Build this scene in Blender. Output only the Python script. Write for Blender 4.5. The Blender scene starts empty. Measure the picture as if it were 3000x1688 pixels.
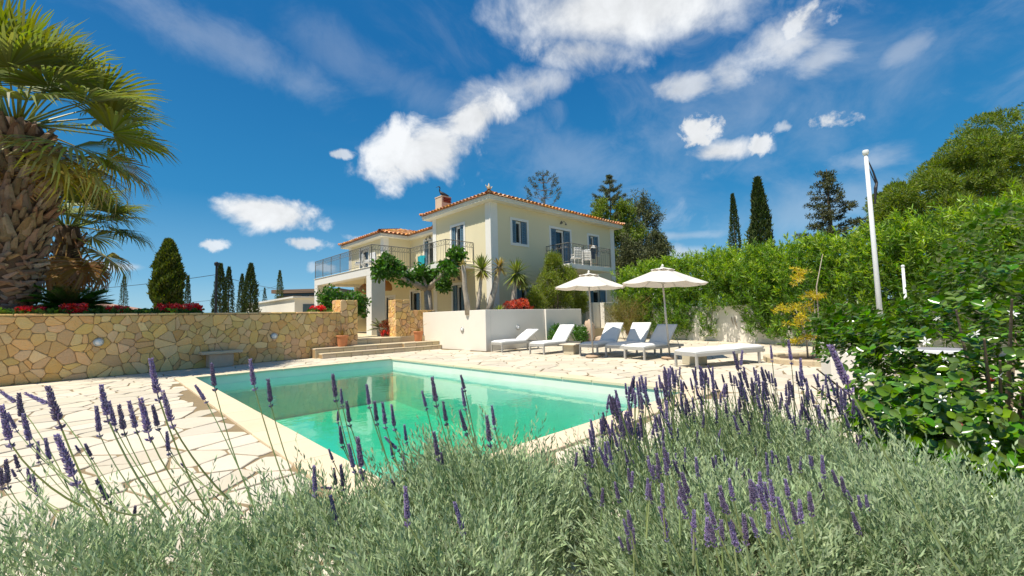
import bpy, bmesh, math, random
import numpy as np
from math import radians, sin, cos, pi, atan2, sqrt, hypot
from mathutils import Vector, Matrix
random.seed(7); RS = np.random.RandomState(11)
S = bpy.context.scene
COL = S.collection

# ------------------------------------------------------------------ camera
EYE = np.array([0, 0, 1.25]); FPX = 1243.08
YAW, PIT, ROL = radians(46.11), radians(3.907), radians(-1.501)
def cam_axes():
    f = np.array([cos(YAW)*cos(PIT), sin(YAW)*cos(PIT), sin(PIT)]); r = np.array([sin(YAW), -cos(YAW), 0.0])
    u = np.cross(r, f); c, s = cos(ROL), sin(ROL)
    return c*r+s*u, -s*r+c*u, f
CR, CU, CF = cam_axes()
cam = bpy.data.cameras.new('camera'); cam_o = bpy.data.objects.new('camera', cam); COL.objects.link(cam_o)
m = Matrix([[CR[0], CU[0], -CF[0], EYE[0]], [CR[1], CU[1], -CF[1], EYE[1]], [CR[2], CU[2], -CF[2], EYE[2]], [0, 0, 0, 1]])
cam_o.matrix_world = m
cam.sensor_fit = 'HORIZONTAL'; cam.sensor_width = 36; cam.lens = FPX/3000*36
cam.clip_start = 0.05; cam.clip_end = 3000
S.camera = cam_o
def ray(x, y): return CF + CR*(x-1500)/FPX - CU*(y-844)/FPX       # photo pixel -> direction
def G(x, y, z=0.0): d = ray(x, y); return EYE + d*(z-EYE[2])/d[2]  # ... on level z
def ONX(x, y, c): d = ray(x, y); return EYE + d*c/d[0]
def ONY(x, y, c): d = ray(x, y); return EYE + d*c/d[1]
def AT(x, y, D): return EYE + ray(x, y)*D                          # ... at distance D

# ------------------------------------------------------------------ sky and sun
SUN_EL, SUN_AZ = radians(64), radians(176)      # azimuth measured from +X towards +Y
sun_dir = np.array([cos(SUN_EL)*cos(SUN_AZ), cos(SUN_EL)*sin(SUN_AZ), sin(SUN_EL)])
W = bpy.data.worlds.new('World'); S.world = W; W.use_nodes = True
wt = W.node_tree; wt.nodes.clear()
W.cycles.sampling_method = 'MANUAL'; W.cycles.sample_map_resolution = 384
def wn(t, **k):
    n = wt.nodes.new(t)
    for a, b in k.items(): setattr(n, a, b)
    return n
def wl(a, b): wt.links.new(a, b)
sky = wn('ShaderNodeTexSky', sky_type='NISHITA'); sky.sun_disc = False
sky.sun_elevation = SUN_EL; sky.sun_rotation = pi/2 - SUN_AZ
sky.air_density = 1.0; sky.dust_density = 0.35; sky.ozone_density = 3.0; sky.altitude = 60
SKY_STR = 0.15
tc = wn('ShaderNodeTexCoord')
nrm = wn('ShaderNodeVectorMath', operation='NORMALIZE'); wl(tc.outputs['Generated'], nrm.inputs[0])
D = nrm.outputs[0]
def math_(op, a, b=None, c=None, clamp=False):
    n = wn('ShaderNodeMath', operation=op); n.use_clamp = clamp
    for i, v in enumerate((a, b, c)):
        if v is None: continue
        if isinstance(v, (int, float)): n.inputs[i].default_value = v
        else: wl(v, n.inputs[i])
    return n.outputs[0]
def dot_(v):
    n = wn('ShaderNodeVectorMath', operation='DOT_PRODUCT'); wl(D, n.inputs[0]); n.inputs[1].default_value = tuple(v); return n.outputs['Value']
def noise_(scale, detail, rough, dist=0.0, sc=(1, 1, 1), rot=(0, 0, 0)):
    mp = wn('ShaderNodeMapping'); mp.inputs['Scale'].default_value = sc; mp.inputs['Rotation'].default_value = rot; wl(D, mp.inputs['Vector'])
    n = wn('ShaderNodeTexNoise'); n.inputs['Scale'].default_value = scale; n.inputs['Detail'].default_value = detail
    n.inputs['Roughness'].default_value = rough; n.inputs['Distortion'].default_value = dist; wl(mp.outputs[0], n.inputs['Vector'])
    return n.outputs['Fac']
def ramp_(v, a, b):
    n = wn('ShaderNodeMapRange', interpolation_type='SMOOTHSTEP'); wl(v, n.inputs['Value'])
    n.inputs['From Min'].default_value = a; n.inputs['From Max'].default_value = b; return n.outputs['Result']
n_puff = noise_(8.0, 9, 0.6, 0.3)
n_wisp = noise_(7.0, 9, 0.62, 0.35, (1, 1, 1.3))
puff = math_('MULTIPLY', math_('SUBTRACT', n_puff, 0.5), 2.6)
n_fine = noise_(21.0, 7, 0.6, 0.2); puffs = math_('MULTIPLY', puff, .6)
fine = math_('ADD', math_('MULTIPLY', math_('SUBTRACT', n_fine, 0.5), 3.4), math_('MULTIPLY', puff, .7))
wisp = math_('MULTIPLY', math_('SUBTRACT', n_wisp, 0.5), 3.0)
# cumulus: direction (given by photo pixel), half sizes, turn, cover, softness
CLOUDS = [(1830, 20, 400, 140, 4, 1.0, .7), (1710, 150, 230, 80, 8, .85, .75), (1545, 250, 260, 62, -12, .72, 1.0), (1390, 345, 150, 75, -24, 1.0, .5),
          (1250, 455, 190, 100, -20, 1.0, .42), (996, 452, 42, 15, 0, .7, .6), (790, 625, 150, 52, 4, 1.0, .4), (690, 605, 60, 30, 0, .9, .5),
          (629, 719, 55, 16, 0, .8, .5), (914, 713, 85, 18, 3, .8, .6), (330, 779, 110, 20, 4, .75, .6), (1060, 700, 60, 14, 0, .6, .6), (940, 785, 60, 16, 0, .45, .6),
          (2230, 165, 290, 80, -24, .8, 1.0), (2330, 70, 80, 60, 10, .9, .7), (2027, 256, 95, 50, 10, .75, .8), (2388, 190, 150, 60, -16, .55, .9),
          (2056, 384, 70, 55, 0, 1.0, .45), (2100, 445, 160, 42, 2, .95, .6), (2219, 419, 48, 34, 0, .95, .5), (2429, 360, 76, 42, 8, .9, .5), (2306, 373, 48, 24, 12, .6, .6),
          (2650, 145, 120, 42, -38, .34, 1.1), (1990, 742, 90, 30, 0, .6, .9), (2570, 470, 150, 45, 0, .35, 1.0), (1990, 690, 200, 16, 0, .3, .9),
          (640, 120, 430, 75, 16, .2, 1.2), (1150, 230, 330, 80, 20, .12, 1.3), (2450, 600, 480, 90, -8, .22, 1.2), (2200, 300, 600, 200, -12, .2, 1.3), (1700, 480, 420, 110, 12, .16, 1.3)]
cover = None
for (px, py, a, b, rot, st, soft) in CLOUDS:
    c = ray(px, py); c = c/np.linalg.norm(c); ca, sa = cos(radians(rot)), sin(radians(rot))
    pa = ray(px+a*ca, py+a*sa); pa /= np.linalg.norm(pa); pb = ray(px-b*sa, py+b*ca); pb /= np.linalg.norm(pb)
    ta = pa/(pa@c)-c; tb = pb/(pb@c)-c
    la, lb = np.linalg.norm(ta), np.linalg.norm(tb)
    dc = math_('MAXIMUM', dot_(c), 0.02)
    uu = math_('DIVIDE', dot_(ta/la**2), dc); vv = math_('DIVIDE', dot_(tb/lb**2), dc)
    rr = math_('SQRT', math_('ADD', math_('MULTIPLY', uu, uu), math_('MULTIPLY', vv, vv)))
    val = math_('ADD', math_('SUBTRACT', 1.0 if a < 300 else 1.15, rr), (fine if a < 100 else puff if a < 300 else puffs) if soft < .8 else wisp)
    o = math_('MULTIPLY', ramp_(val, -0.12, soft+.1), st)
    cover = o if cover is None else math_('MAXIMUM', cover, o)
# the same sort of broken cumulus over the half of the sky behind the camera
back = ramp_(dot_(-CF), 0.0, 0.5)
cover = math_('MAXIMUM', cover, math_('MULTIPLY', math_('MULTIPLY', ramp_(noise_(3.0, 9, .6, .3, (1, 1, 1.8)), .56, .7), back), .9))
# thin high streaks everywhere
cir = math_('MULTIPLY', ramp_(noise_(2.2, 7, .62, 1.2, (1, 2.6, 3.2), (0, 0, radians(30))), .46, .85), .28)
cir = math_('MULTIPLY', cir, ramp_(dot_(CR), -0.5, 0.45))
cover = math_('MAXIMUM', cover, cir)
sepz = wn('ShaderNodeSeparateXYZ'); wl(D, sepz.inputs[0])
grd = wn('ShaderNodeValToRGB'); wl(sepz.outputs['Z'], grd.inputs[0]); el_ = grd.color_ramp.elements     # deep polarised blue of the photograph, paler at the horizon
for k_, (p_, c_) in enumerate(((0.0, (.42, .71, .86)), (.09, (.17, .49, .77)), (.25, (.014, .265, .585)), (.5, (.003, .17, .47)), (1.0, (.003, .13, .40)))):
    e_ = el_[k_] if k_ < 2 else el_.new(p_)
    e_.position = p_; e_.color = (*c_, 1)
sc_ = wn('ShaderNodeVectorMath', operation='SCALE'); wl(grd.outputs[0], sc_.inputs[0]); sc_.inputs['Scale'].default_value = 4.6
gam = wn('ShaderNodeGamma'); gam.inputs['Gamma'].default_value = 1.2; wl(sky.outputs[0], gam.inputs['Color'])
hsv = wn('ShaderNodeMix', data_type='RGBA'); hsv.inputs[0].default_value = .93; wl(gam.outputs[0], hsv.inputs['A']); wl(sc_.outputs[0], hsv.inputs['B'])
shade = wn('ShaderNodeMapRange'); wl(n_puff, shade.inputs['Value'])
shade.inputs['From Min'].default_value = .3; shade.inputs['From Max'].default_value = .62; shade.inputs['To Min'].default_value = .72; shade.inputs['To Max'].default_value = 1.0
cc = wn('ShaderNodeMix', data_type='RGBA'); cc.inputs[0].default_value = 1; cc.blend_type = 'MULTIPLY'
cc.inputs['A'].default_value = (5.0, 5.15, 5.3, 1)
cmb = wn('ShaderNodeCombineColor'); [wl(shade.outputs[0], cmb.inputs[i]) for i in range(3)]
wl(cmb.outputs[0], cc.inputs['B'])
mx = wn('ShaderNodeMix', data_type='RGBA'); wl(cover, mx.inputs[0]); wl(hsv.outputs['Result'], mx.inputs['A']); wl(cc.outputs['Result'], mx.inputs['B'])
bg = wn('ShaderNodeBackground'); bg.inputs['Strength'].default_value = SKY_STR; wl(mx.outputs['Result'], bg.inputs['Color'])
wo = wn('ShaderNodeOutputWorld'); wl(bg.outputs[0], wo.inputs['Surface'])
sl = bpy.data.lights.new('sun', 'SUN'); sl.energy = 5.0; sl.angle = radians(.53); sl.color = (1, .93, .80)
so = bpy.data.objects.new('sun', sl); COL.objects.link(so); so.rotation_euler = Vector(-sun_dir).to_track_quat('-Z', 'Y').to_euler()
so.location = (-20, 0, 40)
S.view_settings.view_transform = 'Standard'; S.view_settings.look = 'None'; S.view_settings.gamma = 1; S.view_settings.use_curve_mapping = False
S.view_settings.exposure = 0.32
S.render.engine = 'CYCLES'; S.render.resolution_x = 1024; S.render.resolution_y = 576

# ------------------------------------------------------------------ materials
MATS = {}
def M(name, col, rough=.7, var=0.0, hue=0.0, nscale=6.0, namt=0.0, ncol=None, bump=0.0, bscale=30.0, metal=0.0, spec=.4, trans=0.0, tcol=None, emit=None, coat=0.0):
    if name in MATS: return MATS[name]
    mt = bpy.data.materials.new(name); mt.use_nodes = True; t = mt.node_tree; N = t.nodes; L = t.links
    b = N['Principled BSDF']; out = N['Material Output']
    b.inputs['Roughness'].default_value = rough; b.inputs['Metallic'].default_value = metal; b.inputs['Specular IOR Level'].default_value = spec
    if coat: b.inputs['Coat Weight'].default_value = coat
    rgb = N.new('ShaderNodeRGB'); rgb.outputs[0].default_value = (*col, 1); c = rgb.outputs[0]
    tcn = N.new('ShaderNodeTexCoord')
    gm = N.new('ShaderNodeNewGeometry')
    if namt:
        nz = N.new('ShaderNodeTexNoise'); nz.inputs['Scale'].default_value = nscale; nz.inputs['Detail'].default_value = 7; nz.inputs['Roughness'].default_value = .62
        L.new(gm.outputs['Position'], nz.inputs['Vector'])
        mr = N.new('ShaderNodeMapRange'); mr.inputs['From Min'].default_value = .3; mr.inputs['From Max'].default_value = .7; L.new(nz.outputs['Fac'], mr.inputs['Value'])
        mu = N.new('ShaderNodeMath'); mu.operation = 'MULTIPLY'; mu.inputs[1].default_value = namt; L.new(mr.outputs[0], mu.inputs[0])
        mm = N.new('ShaderNodeMix'); mm.data_type = 'RGBA'; L.new(mu.outputs[0], mm.inputs[0]); L.new(c, mm.inputs['A'])
        mm.inputs['B'].default_value = (*(ncol or tuple(x*.6 for x in col)), 1); c = mm.outputs['Result']
    if var or hue:
        oi = N.new('ShaderNodeObjectInfo')
        ad = N.new('ShaderNodeMath'); ad.operation = 'ADD'; L.new(oi.outputs['Random'], ad.inputs[0]); L.new(gm.outputs['Random Per Island'], ad.inputs[1])
        wh = N.new('ShaderNodeTexWhiteNoise'); wh.noise_dimensions = '1D'; L.new(ad.outputs[0], wh.inputs['W'])
        sp = N.new('ShaderNodeSeparateColor'); L.new(wh.outputs['Color'], sp.inputs[0])
        hs = N.new('ShaderNodeHueSaturation'); L.new(c, hs.inputs['Color'])
        def rng(o, a, z):
            q = N.new('ShaderNodeMapRange'); q.inputs['To Min'].default_value = a; q.inputs['To Max'].default_value = z; L.new(o, q.inputs['Value']); return q.outputs[0]
        L.new(rng(sp.outputs[0], 1-var, 1+var), hs.inputs['Value'])
        L.new(rng(sp.outputs[1], .5-hue, .5+hue), hs.inputs['Hue'])
        L.new(rng(sp.outputs[2], 1-var*.6, 1+var*.6), hs.inputs['Saturation'])
        c = hs.outputs[0]
    L.new(c, b.inputs['Base Color'])
    if bump:
        bz = N.new('ShaderNodeTexNoise'); bz.inputs['Scale'].default_value = bscale; bz.inputs['Detail'].default_value = 6; L.new(gm.outputs['Position'], bz.inputs['Vector'])
        bp = N.new('ShaderNodeBump'); bp.inputs['Strength'].default_value = bump; bp.inputs['Distance'].default_value = .02; L.new(bz.outputs['Fac'], bp.inputs['Height']); L.new(bp.outputs[0], b.inputs['Normal'])
    if emit: b.inputs['Emission Color'].default_value = (*emit[0], 1); b.inputs['Emission Strength'].default_value = emit[1]
    if trans:
        tr = N.new('ShaderNodeBsdfTranslucent')
        if tcol: tr.inputs['Color'].default_value = (*tcol, 1)
        else:
            g2 = N.new('ShaderNodeHueSaturation'); g2.inputs['Saturation'].default_value = 1.15; g2.inputs['Value'].default_value = 1.3; L.new(c, g2.inputs['Color']); L.new(g2.outputs[0], tr.inputs['Color'])
        ms = N.new('ShaderNodeMixShader'); ms.inputs[0].default_value = trans; L.new(b.outputs[0], ms.inputs[1]); L.new(tr.outputs[0], ms.inputs[2]); L.new(ms.outputs[0], out.inputs['Surface'])
    MATS[name] = mt; return mt

m_plaster = M('cream_plaster', (.73, .645, .43), .85, nscale=1.3, namt=.25, ncol=(.66, .58, .375), bump=.15, bscale=60)
m_white = M('white_plaster', (.80, .755, .665), .8, nscale=2.0, namt=.3, ncol=(.72, .67, .57), bump=.15, bscale=45)
m_trim = M('white_trim', (.80, .77, .71), .6, nscale=4, namt=.15)
m_grime = M('soffit_plaster', (.74, .71, .62), .85, nscale=3, namt=.3)
m_shutter = M('blue_shutter_paint', (.12, .205, .27), .5, var=.12, nscale=20, namt=.2)
m_glass = M('window_glass', (.012, .016, .02), .06, spec=.6)
m_iron = M('wrought_iron', (.17, .165, .15), .55, metal=.3)
m_tile = M('terracotta_tile', (.64, .30, .12), .8, var=.35, hue=.018, nscale=14, namt=.35, ncol=(.58, .36, .19))
m_roofbase = M('roof_underlay', (.16, .07, .035), .9)
m_terra = M('terracotta_pot', (.52, .19, .075), .75, nscale=9, namt=.35, ncol=(.60, .28, .14))
m_stone = M('wall_stone', (.74, .46, .18), .9, var=.18, hue=.014, nscale=9, namt=.5, ncol=(.68, .51, .28), bump=.9, bscale=22)
m_mortar = M('wall_mortar', (.40, .27, .13), .95, nscale=9, namt=.4, bump=.5, bscale=40)
m_pier = M('step_stone', (.60, .50, .34), .9, var=.1, hue=.01, nscale=9, namt=.4, ncol=(.46, .35, .2), bump=.4, bscale=35)
m_flag = M('paving_stone', (.60, .525, .40), .8, var=.12, hue=.006, nscale=3.2, namt=.45, ncol=(.65, .59, .48), bump=.3, bscale=22)
m_joint = M('paving_joint', (.27, .20, .11), .95, nscale=8, namt=.4, bump=.3)
m_cope = M('coping_stone', (.70, .56, .38), .75, var=.05, hue=.008, nscale=2.2, namt=.5, ncol=(.72, .60, .44), bump=.12, bscale=30)
m_basin = M('pool_plaster', (.77, .77, .68), .6, nscale=2.5, namt=.25)
m_soil = M('garden_soil', (.13, .09, .055), .95, nscale=5, namt=.5, bump=.6)
m_ground = M('dry_ground', (.24, .2, .115), .95, nscale=.15, namt=.7, ncol=(.12, .15, .05), bump=.5)
m_alu = M('grey_metal_frame', (.50, .49, .46), .45, metal=.35)
m_cush = M('white_cushion', (.80, .80, .78), .85, nscale=6, namt=.12, bump=.2, bscale=15)
m_canvas = M('canvas', (.74, .70, .64), .85, nscale=9, namt=.15, trans=.16, tcol=(.62, .50, .40))
m_bark = M('bark', (.22, .16, .11), .95, var=.1, nscale=14, namt=.6, ncol=(.10, .075, .05), bump=.9, bscale=30)
m_palebark = M('pale_bark', (.48, .42, .34), .9, nscale=9, namt=.65, ncol=(.22, .17, .13), bump=.8, bscale=22)
m_paint = M('white_pole_paint', (.74, .76, .76), .5, nscale=10, namt=.25, ncol=(.55, .55, .52))
m_black = M('black_metal', (.018, .017, .02), .5)

# ------------------------------------------------------------------ mesh helpers
class MB:
    def __init__(s): s.v = []; s.f = []
    def add(s, v, f):
        o = len(s.v); s.v.extend([tuple(p) for p in v]); s.f.extend([tuple(i+o for i in q) for q in f]); return s
    def box(s, a, b):
        (x0, y0, z0), (x1, y1, z1) = a, b
        return s.add([(x0, y0, z0), (x1, y0, z0), (x1, y1, z0), (x0, y1, z0), (x0, y0, z1), (x1, y0, z1), (x1, y1, z1), (x0, y1, z1)],
                     [(0, 3, 2, 1), (4, 5, 6, 7), (0, 1, 5, 4), (1, 2, 6, 5), (2, 3, 7, 6), (3, 0, 4, 7)])
    def tube(s, pts, rad, n=8, cap=True):
        pts = [Vector(p) for p in pts]; k = len(pts)
        rad = [rad]*k if isinstance(rad, (int, float)) else list(rad)
        vs = []; ref = None
        for i in range(k):
            t = (pts[min(i+1, k-1)]-pts[max(i-1, 0)]).normalized()
            if ref is None: ref = Vector((0, 0, 1)) if abs(t.z) < .9 else Vector((1, 0, 0))
            a = t.cross(ref).normalized(); b2 = a.cross(t).normalized(); ref = b2
            vs += [pts[i]+(a*cos(2*pi*j/n)+b2*sin(2*pi*j/n))*rad[i] for j in range(n)]
        fs = [(i*n+j, i*n+(j+1) % n, (i+1)*n+(j+1) % n, (i+1)*n+j) for i in range(k-1) for j in range(n)]
        if cap: fs += [tuple(range(n))[::-1], tuple((k-1)*n+j for j in range(n))]
        return s.add(vs, fs)
    def lathe(s, prof, n=24, c=(0, 0, 0)):
        k = len(prof)
        vs = [(c[0]+r*cos(2*pi*j/n), c[1]+r*sin(2*pi*j/n), c[2]+z) for r, z in prof for j in range(n)]
        fs = [(i*n+j, i*n+(j+1) % n, (i+1)*n+(j+1) % n, (i+1)*n+j) for i in range(k-1) for j in range(n)]
        fs += [tuple(range(n))[::-1], tuple((k-1)*n+j for j in range(n))]
        return s.add(vs, fs)
    def prism(s, poly, z0, z1):
        n = len(poly)
        return s.add([(x, y, z0) for x, y in poly]+[(x, y, z1) for x, y in poly], [tuple(range(n))[::-1], tuple(range(n, 2*n))]+[(i, (i+1) % n, n+(i+1) % n, n+i) for i in range(n)])
    def xf(s, mat, i0=0):
        s.v = s.v[:i0]+[tuple(mat @ Vector(p)) for p in s.v[i0:]]; return s
    def mesh(s, name, mat, smooth=False):
        me = bpy.data.meshes.new(name); me.from_pydata(s.v, [], s.f); me.update()
        if smooth: me.polygons.foreach_set('use_smooth', [True]*len(me.polygons))
        if mat: me.materials.append(mat)
        return me
    def obj(s, name, mat, parent=None, smooth=False, bevel=0):
        o = link(name, s.mesh(name, mat, smooth), parent)
        if bevel:
            b = o.modifiers.new('bevel', 'BEVEL'); b.width = bevel; b.segments = 2; b.limit_method = 'ANGLE'
        return o
def link(name, data, parent=None):
    o = bpy.data.objects.new(name, data); COL.objects.link(o)
    if parent is not None: o.parent = parent
    return o
def tag(o, label=None, cat=None, group=None, kind=None):
    for k, v in (('label', label), ('category', cat), ('group', group), ('kind', kind)):
        if v: o[k] = v
    return o
def thing(name, label, cat, loc=(0, 0, 0), rz=0, group=None):
    o = bpy.data.objects.new(name, None); COL.objects.link(o); o.location = tuple(loc); o.rotation_euler = (0, 0, rz); o.empty_display_size = .2
    return tag(o, label, cat, group)
def copy_tree(o, parent=None):
    c = o.copy(); COL.objects.link(c); c.parent = parent
    for ch in list(o.children): copy_tree(ch, c)
    return c
def np_mesh(name, V, Q, mat, smooth=False):
    """V (n,3), Q (m,k) faces with k verts each"""
    me = bpy.data.meshes.new(name); k = Q.shape[1]
    me.vertices.add(len(V)); me.vertices.foreach_set('co', np.ascontiguousarray(V, dtype=np.float32).ravel())
    me.loops.add(Q.size); me.loops.foreach_set('vertex_index', np.ascontiguousarray(Q, dtype=np.int32).ravel())
    me.polygons.add(len(Q)); me.polygons.foreach_set('loop_start', np.arange(0, Q.size, k, dtype=np.int32))
    if smooth: me.polygons.foreach_set('use_smooth', [True]*len(Q))
    me.update(calc_edges=True); me.validate()
    if mat: me.materials.append(mat)
    return me
def unit(a): return a/np.maximum(np.linalg.norm(a, axis=-1, keepdims=True), 1e-9)
def leaves_mesh(name, P, A, length, width, mat, N=None, bend=0.0):
    """one folded leaf (two quads... a 6-vert blade) per point: P base, A direction, width across a random side"""
    n = len(P); A = unit(A)
    side = unit(np.cross(A, N if N is not None else RS.normal(size=(n, 3))))
    up = np.cross(side, A)
    Ls = np.broadcast_to(np.asarray(length, float).reshape(-1, 1), (n, 1)); Ws = np.broadcast_to(np.asarray(width, float).reshape(-1, 1), (n, 1))
    mid = P+A*Ls*.45+up*bend*Ls*.5
    tip = P+A*Ls - up*bend*Ls*.6
    V = np.stack([P, mid+side*Ws*.5, tip, mid-side*Ws*.5], 1).reshape(-1, 3)
    Q = np.arange(4*n).reshape(n, 4)
    return np_mesh(name, V, Q, mat)
def clip(poly, px, py, nx, ny):
    out = []; k = len(poly)
    for i in range(k):
        a, b = poly[i], poly[(i+1) % k]
        da = (a[0]-px)*nx+(a[1]-py)*ny; db = (b[0]-px)*nx+(b[1]-py)*ny
        if da <= 0: out.append(a)
        if (da < 0 < db) or (db < 0 < da):
            t = da/(da-db); out.append((a[0]+(b[0]-a[0])*t, a[1]+(b[1]-a[1])*t))
    return out
def voronoi(pts, bounds, gap, k=18):
    """cells of the sites inside the rectangle, each pulled in by half a joint"""
    pts = np.asarray(pts); x0, y0, x1, y1 = bounds; out = []
    for i in range(len(pts)):
        d = ((pts-pts[i])**2).sum(1); idx = np.argpartition(d, min(k, len(pts)-1))[:k+1]
        poly = [(x0, y0), (x1, y0), (x1, y1), (x0, y1)]; g = gap*(.6+.8*random.random())
        px, py = pts[i]
        for j in idx:
            if j == i: continue
            dx, dy = pts[j][0]-px, pts[j][1]-py; L = hypot(dx, dy)
            if L < 1e-6: continue
            nx, ny = dx/L, dy/L; h = L/2-g/2
            poly = clip(poly, px+nx*h, py+ny*h, nx, ny)
            if len(poly) < 3: break
        out.append(poly if len(poly) >= 3 else None)
    return out
def area(p): return abs(sum(p[i][0]*p[(i+1) % len(p)][1]-p[(i+1) % len(p)][0]*p[i][1] for i in range(len(p))))/2
def rough_poly(p, cut=.22, jit=.0):
    """knock the corners off, so a cell reads as a broken stone"""
    o = []; n = len(p)
    for i in range(n):
        a, b, c = p[i-1], p[i], p[(i+1) % n]
        f1 = cut*(.5+random.random()); f2 = cut*(.5+random.random())
        e1 = hypot(a[0]-b[0], a[1]-b[1]); e2 = hypot(c[0]-b[0], c[1]-b[1])
        if e1 < .03 or e2 < .03: o.append(b); continue
        o.append((b[0]+(a[0]-b[0])*f1*.5+random.uniform(-jit, jit), b[1]+(a[1]-b[1])*f1*.5+random.uniform(-jit, jit)))
        o.append((b[0]+(c[0]-b[0])*f2*.5+random.uniform(-jit, jit), b[1]+(c[1]-b[1])*f2*.5+random.uniform(-jit, jit)))
    return o
def stone_mb(mb, poly, h, bev, fn, tilt=.0):
    """a slab with chamfered rim: poly in 2D, h thickness, fn maps (a,b,height) to 3D"""
    n = len(poly); cx = sum(p[0] for p in poly)/n; cy = sum(p[1] for p in poly)/n
    tx, ty = random.uniform(-tilt, tilt), random.uniform(-tilt, tilt)
    def sh(p, d):
        L = hypot(p[0]-cx, p[1]-cy) or 1; f = max(.2, 1-d/L); return (cx+(p[0]-cx)*f, cy+(p[1]-cy)*f)
    v = [fn(p[0], p[1], 0) for p in poly]
    v += [fn(p[0], p[1], max(.002, h-bev+(p[0]-cx)*tx+(p[1]-cy)*ty)) for p in poly]
    v += [fn(*sh(p, bev*1.3), max(.003, h+(p[0]-cx)*tx+(p[1]-cy)*ty)) for p in poly]
    f = [(i, (i+1) % n, n+(i+1) % n, n+i) for i in range(n)]+[(n+i, n+(i+1) % n, 2*n+(i+1) % n, 2*n+i) for i in range(n)]+[tuple(range(2*n, 3*n))]
    mb.add(v, f)
def screen_size(c):
    d = np.asarray(c)-EYE; z = d@CF
    if z < .2: return -1
    x = 1500+FPX*(d@CR)/z; y = 844-FPX*(d@CU)/z
    return 1/z if (-60 < x < 3060 and -60 < y < 1750) else -1

# ================================================================== THE SETTING
ZT = .545                                   # house terrace level
PX0, PX1, PY0, PY1 = 1.57, 6.735, 2.98, 12.65    # pool, inner edge of the coping
CW = .33                                    # coping width
def sheet(mb, x0, y0, x1, y1, z): mb.add([(x0, y0, z), (x1, y0, z), (x1, y1, z), (x0, y1, z)], [(0, 1, 2, 3)])
def ring(mb, o, i, z):
    (a0, b0, a1, b1), (c0, d0, c1, d1) = o, i
    sheet(mb, a0, b0, a1, d0, z); sheet(mb, a0, d1, a1, b1, z); sheet(mb, a0, d0, c0, d1, z); sheet(mb, c1, d0, a1, d1, z)
mb = MB(); ring(mb, (-1200, -1200, 1200, 1200), (-9, -5, 20.4, 16.3), -.06); tag(mb.obj('ground', m_ground), kind='structure')
patio_r = (-9, -5, 20.4, 16.3)
mb = MB(); ring(mb, patio_r, (PX0-.05, PY0-.05, PX1+.05, PY1+.05), -.012); patio = tag(mb.obj('patio', m_joint), kind='structure')
# crazy paving
sites = []; cs = .40
for iy in range(int(19.6/(cs*.92))+1):
    for ix in range(int(27/cs)+2):
        if random.random() < .2: continue
        sites.append((-6.6+ix*cs*1.12+random.uniform(-.24, .24)+(iy % 2)*.2, -3.3+iy*cs*.92+random.uniform(-.21, .21)))
cells = voronoi(sites, (-6.8, -3.4, 20.2, 15.95), .03)
flat = lambda a, b, h: (a, b, -.012+h)
piece = []; ox0, ox1, oy0, oy1 = PX0-CW-.012, PX1+CW+.012, PY0-CW-.012, PY1+CW+.012
for (sx, sy), p in zip(sites, cells):
    if not p: continue
    if ox0 < sx < ox1 and oy0 < sy < oy1: continue
    d = [(ox0-sx, (ox0, sy, 1, 0)), (sx-ox1, (ox1, sy, -1, 0)), (oy0-sy, (sx, oy0, 0, 1)), (sy-oy1, (sx, oy1, 0, -1))]
    p = clip(p, *max(d)[1])
    if len(p) < 3 or area(p) < .012: continue
    if 10.2 < sx < 16 and sy > 12.1: continue
    p = rough_poly(p, .22, .012)
    piece.append((screen_size((sx, sy, 0)), sx, sy, p))
piece.sort(key=lambda q: -q[0])
# each stone is its own object where it shows largest; the far ones are joined
rest = MB()
for i, (sz, sx, sy, p) in enumerate(piece):
    if i < 290 and sz > 0:
        b = MB(); stone_mb(b, [(x-sx, y-sy) for x, y in p], .012+random.uniform(-.003, .004), .006, lambda a, c, h: (a, c, h), .004)
        o = b.obj('flagstone', m_flag, patio); o.location = (sx, sy, -.012)
    else: stone_mb(rest, p, .012+random.uniform(-.003, .004), .006, flat, .004)
tag(rest.obj('flagstones_beyond', m_flag, patio), kind='stuff')

# pool: basin, coping, water
PD, WZ = -1.55, -.215
mb = MB(); e = .0
v = [(PX0, PY0), (PX1, PY0), (PX1, PY1), (PX0, PY1)]
# the shell: inner faces, with a floor that falls from the far end to the near end
zf = [PD-.35, PD-.35, PD+.25, PD+.25]
mb.add([(x, y, -.03) for x, y in v]+[(x, y, z) for (x, y), z in zip(v, zf)], [(1, 0, 4, 5), (2, 1, 5, 6), (3, 2, 6, 7), (0, 3, 7, 4), (4, 7, 6, 5)])
t_ = .18
ov = [(PX0-t_, PY0-t_), (PX1+t_, PY0-t_), (PX1+t_, PY1+t_), (PX0-t_, PY1+t_)]
mb.add([(x, y, -.03) for x, y in ov]+[(x, y, -2.2) for x, y in ov], [(0, 1, 5, 4), (1, 2, 6, 5), (2, 3, 7, 6), (3, 0, 4, 7), (4, 5, 6, 7)])
mb.add([(x, y, -.03) for x, y in v+ov], [(0, 1, 5, 4), (1, 2, 6, 5), (2, 3, 7, 6), (3, 0, 4, 7)])
tag(mb.obj('pool_basin', m_basin), kind='structure')
cop = tag(link('pool_coping', None), kind='structure')
mb = MB(); ring(mb, (PX0-CW, PY0-CW, PX1+CW, PY1+CW), (PX0-.02, PY0-.02, PX1+.02, PY1+.02), -.004); bed = mb.mesh('coping_bed', m_joint)
link('coping_bed', bed, cop)
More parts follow.
